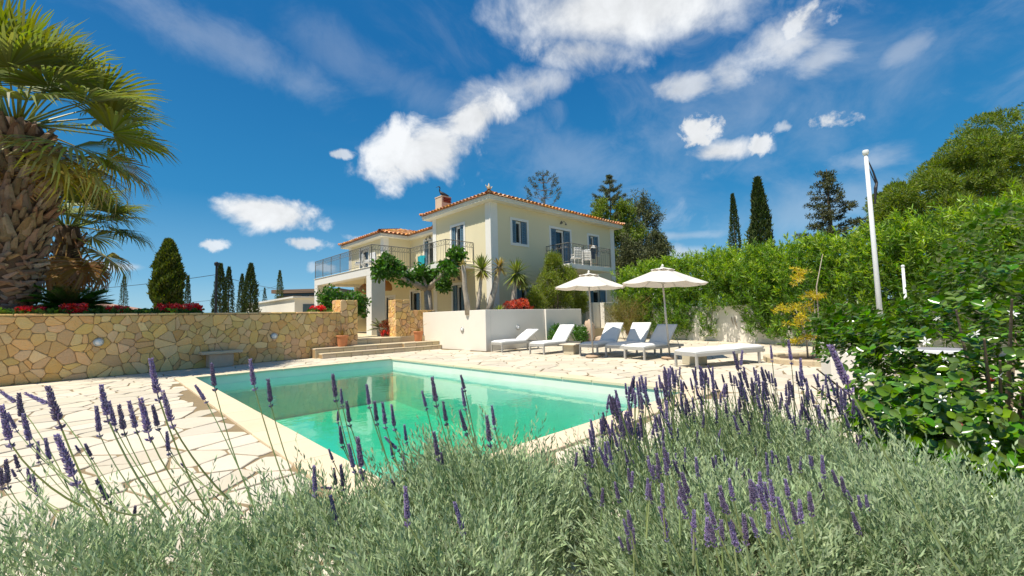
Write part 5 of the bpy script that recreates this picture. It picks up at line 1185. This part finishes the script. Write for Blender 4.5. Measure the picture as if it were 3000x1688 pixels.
def wire(a, b_, sag, label):
    pts = [a.lerp(b_, i/12)-Vector((0, 0, sag*4*(i/12)*(1-i/12))) for i in range(13)]; mb = MB(); mb.tube(pts, .018, 4, False); o = mb.obj('power_line', m_black); tag(o, label, 'cable', 'power lines')
wire(Vector(AT(-60, 850, 40)), Vector(AT(632, 805, 29)), .5, 'power line running from behind the palm to the lamp post')
wire(Vector(AT(632, 805, 29)), Vector(AT(960, 850, 60)), .6, 'power line running from lamp post over the outbuilding')
wire(Vector(AT(565, 885, 48)), Vector(AT(830, 830, 70)), .5, 'lower power line from the distant wooden pole')

# ---- glossy white flowered shrub at the right
ct = AT(2900, 1130, 2.55); t = thing('carissa_shrub', 'glossy dark green shrub with round leaves and white star flowers', 'shrub', (ct[0], ct[1], 0)); O = np.array([ct[0], ct[1], 0])
mb = MB()
for i in range(34):
    a = random.uniform(0, 6.28); e = Vector((cos(a)*random.uniform(.3, .95), sin(a)*random.uniform(.3, .95), random.uniform(.4, 1.3))); mb.tube([(cos(a)*.1, sin(a)*.1, 0), (e.x*.5, e.y*.5, e.z*.5), e], [.02, .012, .005], 5)
crown = mb.obj('branches', m_bark, t)
lobes = [((0, 0, .62), (.82, .82, .68)), (AT(2570, 1060, 2.9)-O, (.34, .34, .24)), (AT(2480, 960, 3.4)-O, (.24, .24, .16)), (AT(2530, 990, 3.2)-O, (.26, .26, .15)), (AT(2650, 1140, 2.6)-O, (.27, .27, .36)), (AT(2720, 1280, 2.2)-O, (.3, .3, .35)), (AT(2950, 960, 2.7)-O, (.5, .5, .5)), (AT(2840, 960, 3.0)-O, (.36, .36, .34)), (AT(3000, 800, 3.0)-O, (.45, .45, .5)), (AT(2690, 1040, 3.1)-O, (.3, .3, .2)), ((0, 0, .4), (.6, .6, .42)), (AT(3050, 1250, 2.2)-O, (.5, .5, .5)), (AT(2830, 1330, 2.1)-O, (.34, .34, .3))]
tw = []
for c, r_ in lobes: tw.append(ellipsoid_pts(int(300*(r_[0]+.15)**2*1.9)+30, c, r_, -.95, .72))
tw = np.concatenate(tw); tw = tw[tw[:, 2] > .06]
# leaf: rounded, folded along the midrib
lm = MB(); n_ = 6; L_ = .05
pr_ = [(0, .003), (.12, .013), (.32, .0195), (.55, .0205), (.78, .0155), (.94, .006), (1, .001)]
lm.v = [(x_*L_, 0, -.004*sin(pi*x_)-.012*x_*x_*.6) for x_, w_ in pr_]+[(x_*L_, w_, .006*sin(pi*x_)-.012*x_*x_*.6) for x_, w_ in pr_]+[(x_*L_, -w_, .006*sin(pi*x_)-.012*x_*x_*.6) for x_, w_ in pr_]
for k in range(6): lm.f += [(k, k+1, 8+k, 7+k), (k+1, k, 14+k, 15+k)]
LEAF = lm.mesh('leaf', m_car, True)
rest = [[], []]; cnt = 0; todo = []
lv = np.array(lm.v)
for p in tw:
    out_ = unit((p-np.array([0, 0, .3]))[None])[0]; ax_ = Vector(out_*.8+np.array([0, 0, .45])+RS.normal(size=3)*.35).normalized()
    for k in range(5):
        a = k*2.4+random.uniform(-.3, .3); base = Vector(p)+ax_*(.012*k)
        ref = ax_.orthogonal().normalized(); rad_ = (Matrix.Rotation(a, 3, ax_) @ ref); d = (rad_*.95+ax_*(.25+.12*k)).normalized()
        up_ = (ax_-d*ax_.dot(d)).normalized(); sd_ = up_.cross(d); sc = random.uniform(.62, 1.1)
        mt = Matrix(((d.x*sc, sd_.x*sc, up_.x*sc, base.x), (d.y*sc, sd_.y*sc, up_.y*sc, base.y), (d.z*sc, sd_.z*sc, up_.z*sc, base.z), (0, 0, 0, 1)))
        wv = O+np.array(base)-EYE; zz_ = wv@CF; ux_, uy_ = 1500+FPX*(wv@CR)/zz_, 844-FPX*(wv@CU)/zz_
        if ((ux_-2755)/75)**2+((uy_-1022)/26)**2 < 1 or (2428 < ux_ < 2512 and 1040 < uy_ < 1190 and random.random() < .85): continue     # bare gaps in the shrub where the table and pedestal show
        todo.append((screen_size(O+np.array(base)), mt))
todo.sort(key=lambda q: -q[0]); VV = []; FF = []
for i, (sz, mt) in enumerate(todo):
    if i < 295 and sz > 0:
        o = link('leaf', LEAF, t); o.matrix_local = mt
    else:
        m_np = np.array(mt); o_ = len(VV)*len(lv); VV.append(lv@m_np[:3, :3].T+m_np[:3, 3]); FF.append(np.array(lm.f)+o_)
tag(link('foliage', np_mesh('foliage', np.concatenate(VV), np.concatenate(FF), m_car, True), t), kind='stuff')
fm = MB()
for k in range(5):
    a = 2*pi*k/5; d = Vector((cos(a), sin(a), .25)); s_ = Vector((-sin(a), cos(a), 0)); o_ = len(fm.v)
    fm.v += [tuple(d*.003), tuple(d*.014+s_*.0075), tuple(d*.03+s_*.004+Vector((0, 0, -.002))), tuple(d*.032-s_*.001+Vector((0, 0, -.003))), tuple(d*.014-s_*.0055)]; fm.f.append((o_, o_+1, o_+2, o_+3, o_+4))
fm.tube([(0, 0, -.02), (0, 0, .004)], .003, 5)
FLOW = fm.mesh('flower', m_petal)
tww = tw+O-EYE; twz = tww@CF; twx = 1500+FPX*(tww@CR)/twz; twy = 844-FPX*(tww@CU)/twz
def on_leaves(px_, py_):                        # the outermost twig nearest to that direction
    d_ = np.hypot(twx-px_, twy-py_); ok = np.where(d_ < max(40, d_.min()+1))[0]; i_ = ok[np.argmin(twz[ok])]
    return tw[i_]-unit(tww[i_][None])[0]*.035
for (px_, py_, D_) in ((2695, 1032, 2.35), (2525, 1090, 2.45), (2740, 1060, 2.15), (2945, 915, 2.2), (2630, 1000, 2.7), (2765, 1150, 1.95), (2945, 1075, 1.95), (2742, 1395, 1.8), (2905, 1290, 1.75), (2715, 948, 2.7), (2495, 1090, 2.5), (2850, 960, 2.3)):
    o = link('flower', FLOW, t); p = on_leaves(px_, py_); n_ = Vector(-ray(px_, py_)).normalized()+Vector((random.uniform(-1, 1), random.uniform(-1, 1), .8)); o.matrix_local = Matrix.Translation(p) @ Vector((0, 0, 1)).rotation_difference(n_.normalized()).to_matrix().to_4x4() @ Matrix.Scale(random.uniform(.8, 1.05), 4)
for (px_, py_, D_, c_) in ((2827, 1085, 2.0, m_red), (2885, 1100, 2.0, m_orange), (2820, 1235, 1.8, m_orange)):
    mb = MB(); mb.lathe([(.002, -.011), (.009, -.007), (.011, 0), (.008, .008), (.002, .012)], 10); o = mb.obj('fruit', c_, t, True); o.location = on_leaves(px_, py_)

# ---- lavender
m_lav = M('lavender_leaf', (.37, .46, .26), .75, var=.25, hue=.02, trans=.22, spec=.2)
m_lavstem = M('lavender_stem', (.27, .34, .13), .7, var=.2, hue=.02)
m_lavfl = M('lavender_flower', (.27, .215, .39), .75, var=.4, hue=.03, trans=.12, spec=.2)
m_lavcal = M('lavender_calyx', (.175, .14, .235), .8, var=.3, hue=.03, spec=.2)
BUSH = [  # photo pixel of the crest, distance, half width, half depth, label
    (60, 1610, 1.3, .34, .34, 'lavender bush with tall leaning spikes below the huge palm'),
    (500, 1600, 1.35, .36, .34, 'lavender bush in front of the broad patch of paving'),
    (960, 1530, 1.5, .36, .34, 'lavender bush in front of the pool corner with crowded dark spikes'),
    (1380, 1385, 1.75, .40, .36, 'lavender bush in front of the pool, few spikes, woody base showing'),
    (1850, 1400, 1.95, .42, .40, 'lavender bush crowded with violet spikes beside the pool coping'),
    (2190, 1285, 2.5, .50, .50, 'large lavender bush covered in violet spikes toward the loungers'),
    (2480, 1370, 2.1, .36, .36, 'lavender bush growing into the glossy shrub'),
    (2150, 1520, 1.5, .44, .30, 'grey leaved lavender bush in front of the large violet one'),
    (2720, 1480, 1.45, .40, .32, 'grey leaved lavender bush at the foot of the glossy shrub'),
    (1280, 1600, 1.25, .30, .22, 'low lavender bush filling in between pool corner bushes')]
bushes = []
def bush_dens(w, d_): return int(4000*w*d_/.16)
for (px_, py_, D_, w_, d_, lb) in BUSH:
    T = AT(px_, py_, D_); t = thing('lavender_bush', lb, 'lavender', (T[0], T[1], 0), YAW-pi/2, 'lavender bushes bordering the patio'); H_ = T[2]
    # local x runs across the view, local y away from it
    n = int(bush_dens(w_, d_)*(.27 if px_ < 800 else .55 if px_ < 1300 else .9)); d = unit(RS.normal(size=(n*2, 3))); d = d[d[:, 2] > -.35][:n]
    rr_ = (.62+.38*RS.rand(len(d), 1)**.45); lump = 1+.09*np.sin(d[:, :1]*7+px_)+.08*np.sin(d[:, 1:2]*9+py_)+.05*RS.normal(size=(len(d), 1))
    zc = H_*.52; P = np.array([0, 0, zc])+d*np.array([w_, d_, H_*.47])*rr_*lump; P[:, 2] = np.maximum(P[:, 2], .05)
    ax_ = unit(d*np.array([.55, .55, .3])+np.array([-.12, 0, .85])+RS.normal(size=d.shape)*.2)
    wild = RS.rand(len(P)) < .2; P[wild] += ax_[wild]*(RS.rand(wild.sum(), 1)*.09+.01)*(d[wild, 2:3] > 0)
    m_l = 12; N_ = len(P); idx = np.repeat(np.arange(N_), m_l); k_ = np.tile(np.arange(m_l), N_); q_ = (k_+.5)/m_l
    Ls = (.06+.075*RS.rand(N_)**1.5+.07*wild)[idx]; ph = k_*2.4+RS.rand(N_)[idx]*6.28
    ref = unit(np.cross(ax_, np.array([1.0, .3, .1]))); r2 = np.cross(ax_, ref)
    rad_ = ref[idx]*np.cos(ph)[:, None]+r2[idx]*np.sin(ph)[:, None]
    base = P[idx]+ax_[idx]*(Ls*q_)[:, None]; A = ax_[idx]*(.75+.35*q_)[:, None]+rad_*(.62-.3*q_)[:, None]+RS.normal(size=(len(base), 3))*.08
    LL = (.042-.019*q_)*(.8+.4*RS.rand(len(q_))); tag(link('foliage', leaves_mesh('foliage', base, A, LL, .0064, m_lav, bend=.05), t), kind='stuff')
    mb = MB()
    for i in range(46):
        a = random.uniform(0, 6.28); r_ = random.uniform(.3, .85); e = Vector((cos(a)*w_*r_, sin(a)*d_*r_, H_*random.uniform(.45, .85))); mb.tube([(cos(a)*.05, sin(a)*.05, 0), (e.x*.45+random.uniform(-.03, .03), e.y*.45, e.z*.4), e], [.009, .006, .003], 4)
    mb.obj('woody_stems', M('lavender_wood', (.15, .11, .08), .9), t)
    bushes.append((t, T, D_, px_, py_))
# flower spikes: a few shared meshes, whorls of little calyces
def spike_mesh(sd, L, whorls, dark):
    rs = random.Random(sd); V = []; F = []
    def bud(p, d, l, w):
        d = d.normalized(); a = d.orthogonal().normalized(); b_ = d.cross(a); o = len(V); m_ = p+d*l*.55
        V.extend([tuple(p), tuple(m_+a*w), tuple(m_+b_*w), tuple(m_-a*w), tuple(m_-b_*w), tuple(p+d*l)])
        F.extend([(o, o+1, o+2), (o, o+2, o+3), (o, o+3, o+4), (o, o+4, o+1), (o+5, o+2, o+1), (o+5, o+3, o+2), (o+5, o+4, o+3), (o+5, o+1, o+4)])
    for i in range(whorls):
        f = i/(whorls-1); z = L*f; r_ = .006*(1.05-.55*f); n = 8 if f < .75 else 5
        if i == 0: z -= L*.15; n = 6
        for k in range(n):
            a = 2*pi*k/n+i*.4+rs.uniform(-.2, .2); d = Vector((cos(a), sin(a), .75+.6*f+rs.uniform(-.2, .2))); bud(Vector((cos(a)*.0015, sin(a)*.0015, z)), d, rs.uniform(.010, .0145)*(1.15-.4*f), .0031)
    b = MB(); b.v = V; b.f = F; b.tube([(0, 0, -L*.2), (0, 0, L*.95)], .0018, 4)
    me = b.mesh('flower_spike', m_lavcal if dark else m_lavfl); return me, L
SP = [spike_mesh(i, .066+.006*(i % 3), 12+(i % 3), i % 3 == 0) for i in range(8)]
def lavender_stem(tip, bot, base, bi, sc=None):
    """tip and foot of the spike and the place where the stem leaves the leaves, in metres"""
    t = bushes[bi][0]; iw = Matrix.Translation(t.location) @ Matrix.Rotation(t.rotation_euler.z, 4, 'Z'); inv = iw.inverted()
    tip, bot, base = [inv @ Vector(tuple(q)) for q in (tip, bot, base)]
    ax_ = (tip-bot); L = ax_.length; ax_.normalize(); mid = base.lerp(bot, .5); cd = bot-ax_*((bot-base).length*.45); mid = mid.lerp(cd, .45)
    pts = [base*(1-f)**2+mid*2*f*(1-f)+bot*f*f for f in (0, .2, .4, .6, .8, 1)]
    mb = MB(); mb.tube(pts, [.0028, .0026, .0024, .0022, .002, .0019], 4, False)
    st = mb.obj('flower_stem', m_lavstem, t); k = random.randrange(8); me, L0 = SP[k]
    o = link('flower_spike', me, st); s_ = L/L0; rot = Vector((0, 0, 1)).rotation_difference(ax_).to_matrix().to_4x4()
    o.matrix_local = Matrix.Translation(bot) @ rot @ Matrix.Rotation(random.uniform(0, 6), 4, 'Z') @ Matrix.Diagonal((s_*.40+.30, s_*.40+.30, s_, 1)); return st
def near_bush(x_, y__):
    return min(range(len(bushes)), key=lambda i: abs(bushes[i][3]-x_)+.25*abs(bushes[i][4]-y__))
c7 = lambda x_, y__: (x_*.5823, 1050+y__*.5823)
LIST = [(0, 165, 85, 225), (10, 250, 50, 425), (40, 280, 80, 360), (95, 185, 110, 305), (120, 290, 150, 425), (135, 180, 245, 230), (245, 155, 300, 330), (190, 425, 195, 515), (230, 410, 250, 520), (290, 400, 375, 610), (430, 435, 460, 500), (485, 250, 500, 380), (510, 145, 540, 300), (550, 225, 580, 350), (600, 245, 625, 370), (650, 225, 685, 360), (710, 215, 750, 390), (770, 245, 795, 350), (760, 15, 795, 190), (820, 175, 865, 330), (840, 375, 848, 475), (490, 620, 545, 720), (680, 750, 672, 830), (985, 140, 1035, 215), (1065, 35, 1080, 150), (1260, 15, 1280, 145), (1350, 115, 1362, 230), (1675, 90, 1690, 205), (1715, 160, 1722, 235), (1745, 225, 1760, 330), (1845, 140, 1858, 240), (1885, 225, 1897, 325), (1925, 230, 1940, 340), (1970, 240, 1985, 350), (1700, 270, 1700, 320), (1710, 350, 1722, 440), (1655, 460, 1675, 515), (1580, 550, 1585, 680), (1755, 440, 1780, 560), (1800, 410, 1820, 560), (1815, 560, 1840, 655), (1680, 560, 1690, 645), (1715, 545, 1730, 655), (1665, 700, 1690, 825), (1800, 730, 1820, 830), (1975, 610, 1990, 700), (2040, 660, 2050, 820), (1995, 770, 2010, 840), (2085, 610, 2120, 700), (2030, 480, 2040, 555), (2035, 340, 2045, 420), (1940, 400, 2000, 460), (1965, 430, 1975, 495), (2125, 170, 2145, 250), (2175, 105, 2195, 230), (2230, 225, 2245, 325), (2320, 90, 2338, 160), (2325, 155, 2340, 250), (2315, 270, 2345, 375), (2185, 380, 2205, 500), (2220, 480, 2228, 545), (2450, 300, 2465, 430), (2475, 245, 2488, 345), (2290, 735, 2330, 870), (2090, 860, 2170, 915), (1660, 920, 1680, 975), (1745, 930, 1760, 995), (1830, 950, 1845, 1010), (1850, 960, 1870, 1030), (1595, 840, 1610, 890), (1740, 855, 1745, 890), (30, 520, 40, 640), (75, 490, 95, 560), (140, 560, 150, 640), (165, 590, 190, 680), (5, 560, 10, 650), (60, 560, 80, 600), (380, 440, 400, 470), (400, 660, 430, 690), (910, 530, 935, 550), (1620, 650, 1675, 655)]
for (a, b_, c, d) in LIST:
    tp, bt = c7(a, b_), c7(c, d); spx = hypot(tp[0]-bt[0], tp[1]-bt[1]); D_ = max(.95, min(1.65, .085*FPX/max(spx, 55)))
    lean = (190-.09*bt[0]) if bt[0] < 900 else 90; bpx = bt[0]+lean*random.uniform(.8, 1.25); bpy_ = max(bt[1]+120, 1480-.0*bpx)+random.uniform(-30, 60)
    bi = near_bush(bpx, bpy_); base = AT(bpx, bpy_, max(D_, bushes[bi][2]*.92)); base[2] = max(base[2], .25)
    lavender_stem(AT(*tp, D_), AT(*bt, D_*1.005), base, bi)
# the violet crowd on the right
rs_ = random.Random(77); made = 0
while made < 440:
    x_ = rs_.uniform(1690, 2560); crest = np.interp(x_, [1690, 1780, 1850, 1950, 2100, 2300, 2430, 2560], [1290, 1170, 1110, 1075, 1085, 1090, 1110, 1230])
    if rs_.random() < .55: y__ = crest-12+abs(rs_.gauss(0, 80))
    else: y__ = crest+rs_.uniform(40, 470)
    if y__ > 1600 or (x_ < 1800 and y__ > 1480): continue
    far = y__ < crest+230; bi = (5 if x_ > 1960 else 4) if far else (6 if x_ > 2380 else 7 if (x_ > 1950 and y__ > 1380) else 5 if x_ > 1960 else 4)
    D_ = bushes[bi][2]*rs_.uniform(.85, 1.12) if far else bushes[bi][2]*rs_.uniform(.6, .74)
    L_ = rs_.uniform(.05, .085) if far else rs_.uniform(.035, .058); sl_ = rs_.gauss(.16, .16); spx = L_/D_*FPX; tp = (x_, y__); bt = (x_+spx*sl_, y__+spx); ln = rs_.uniform(110, 200) if far else rs_.uniform(60, 130)
    lavender_stem(AT(*tp, D_), AT(*bt, D_*1.004), AT(bt[0]+ln*sl_*1.4, bt[1]+ln, D_*1.02), bi); made += 1
for (a, b_, c, d, e, f, D_, bi) in ((2436, 1020, 2486, 1135, 2820, 1690, .85, 8), (2310, 1000, 2318, 1060, 2330, 1230, 2.4, 5), (2258, 1015, 2262, 1055, 2280, 1220, 2.5, 5), (2175, 1030, 2170, 1075, 2200, 1210, 2.4, 5), (2345, 1055, 2350, 1120, 2365, 1260, 2.3, 5), (2150, 1035, 2165, 1090, 2190, 1220, 2.4, 5)):
    lavender_stem(AT(a, b_, D_), AT(c, d, D_), AT(e, f, D_*1.1), bi)
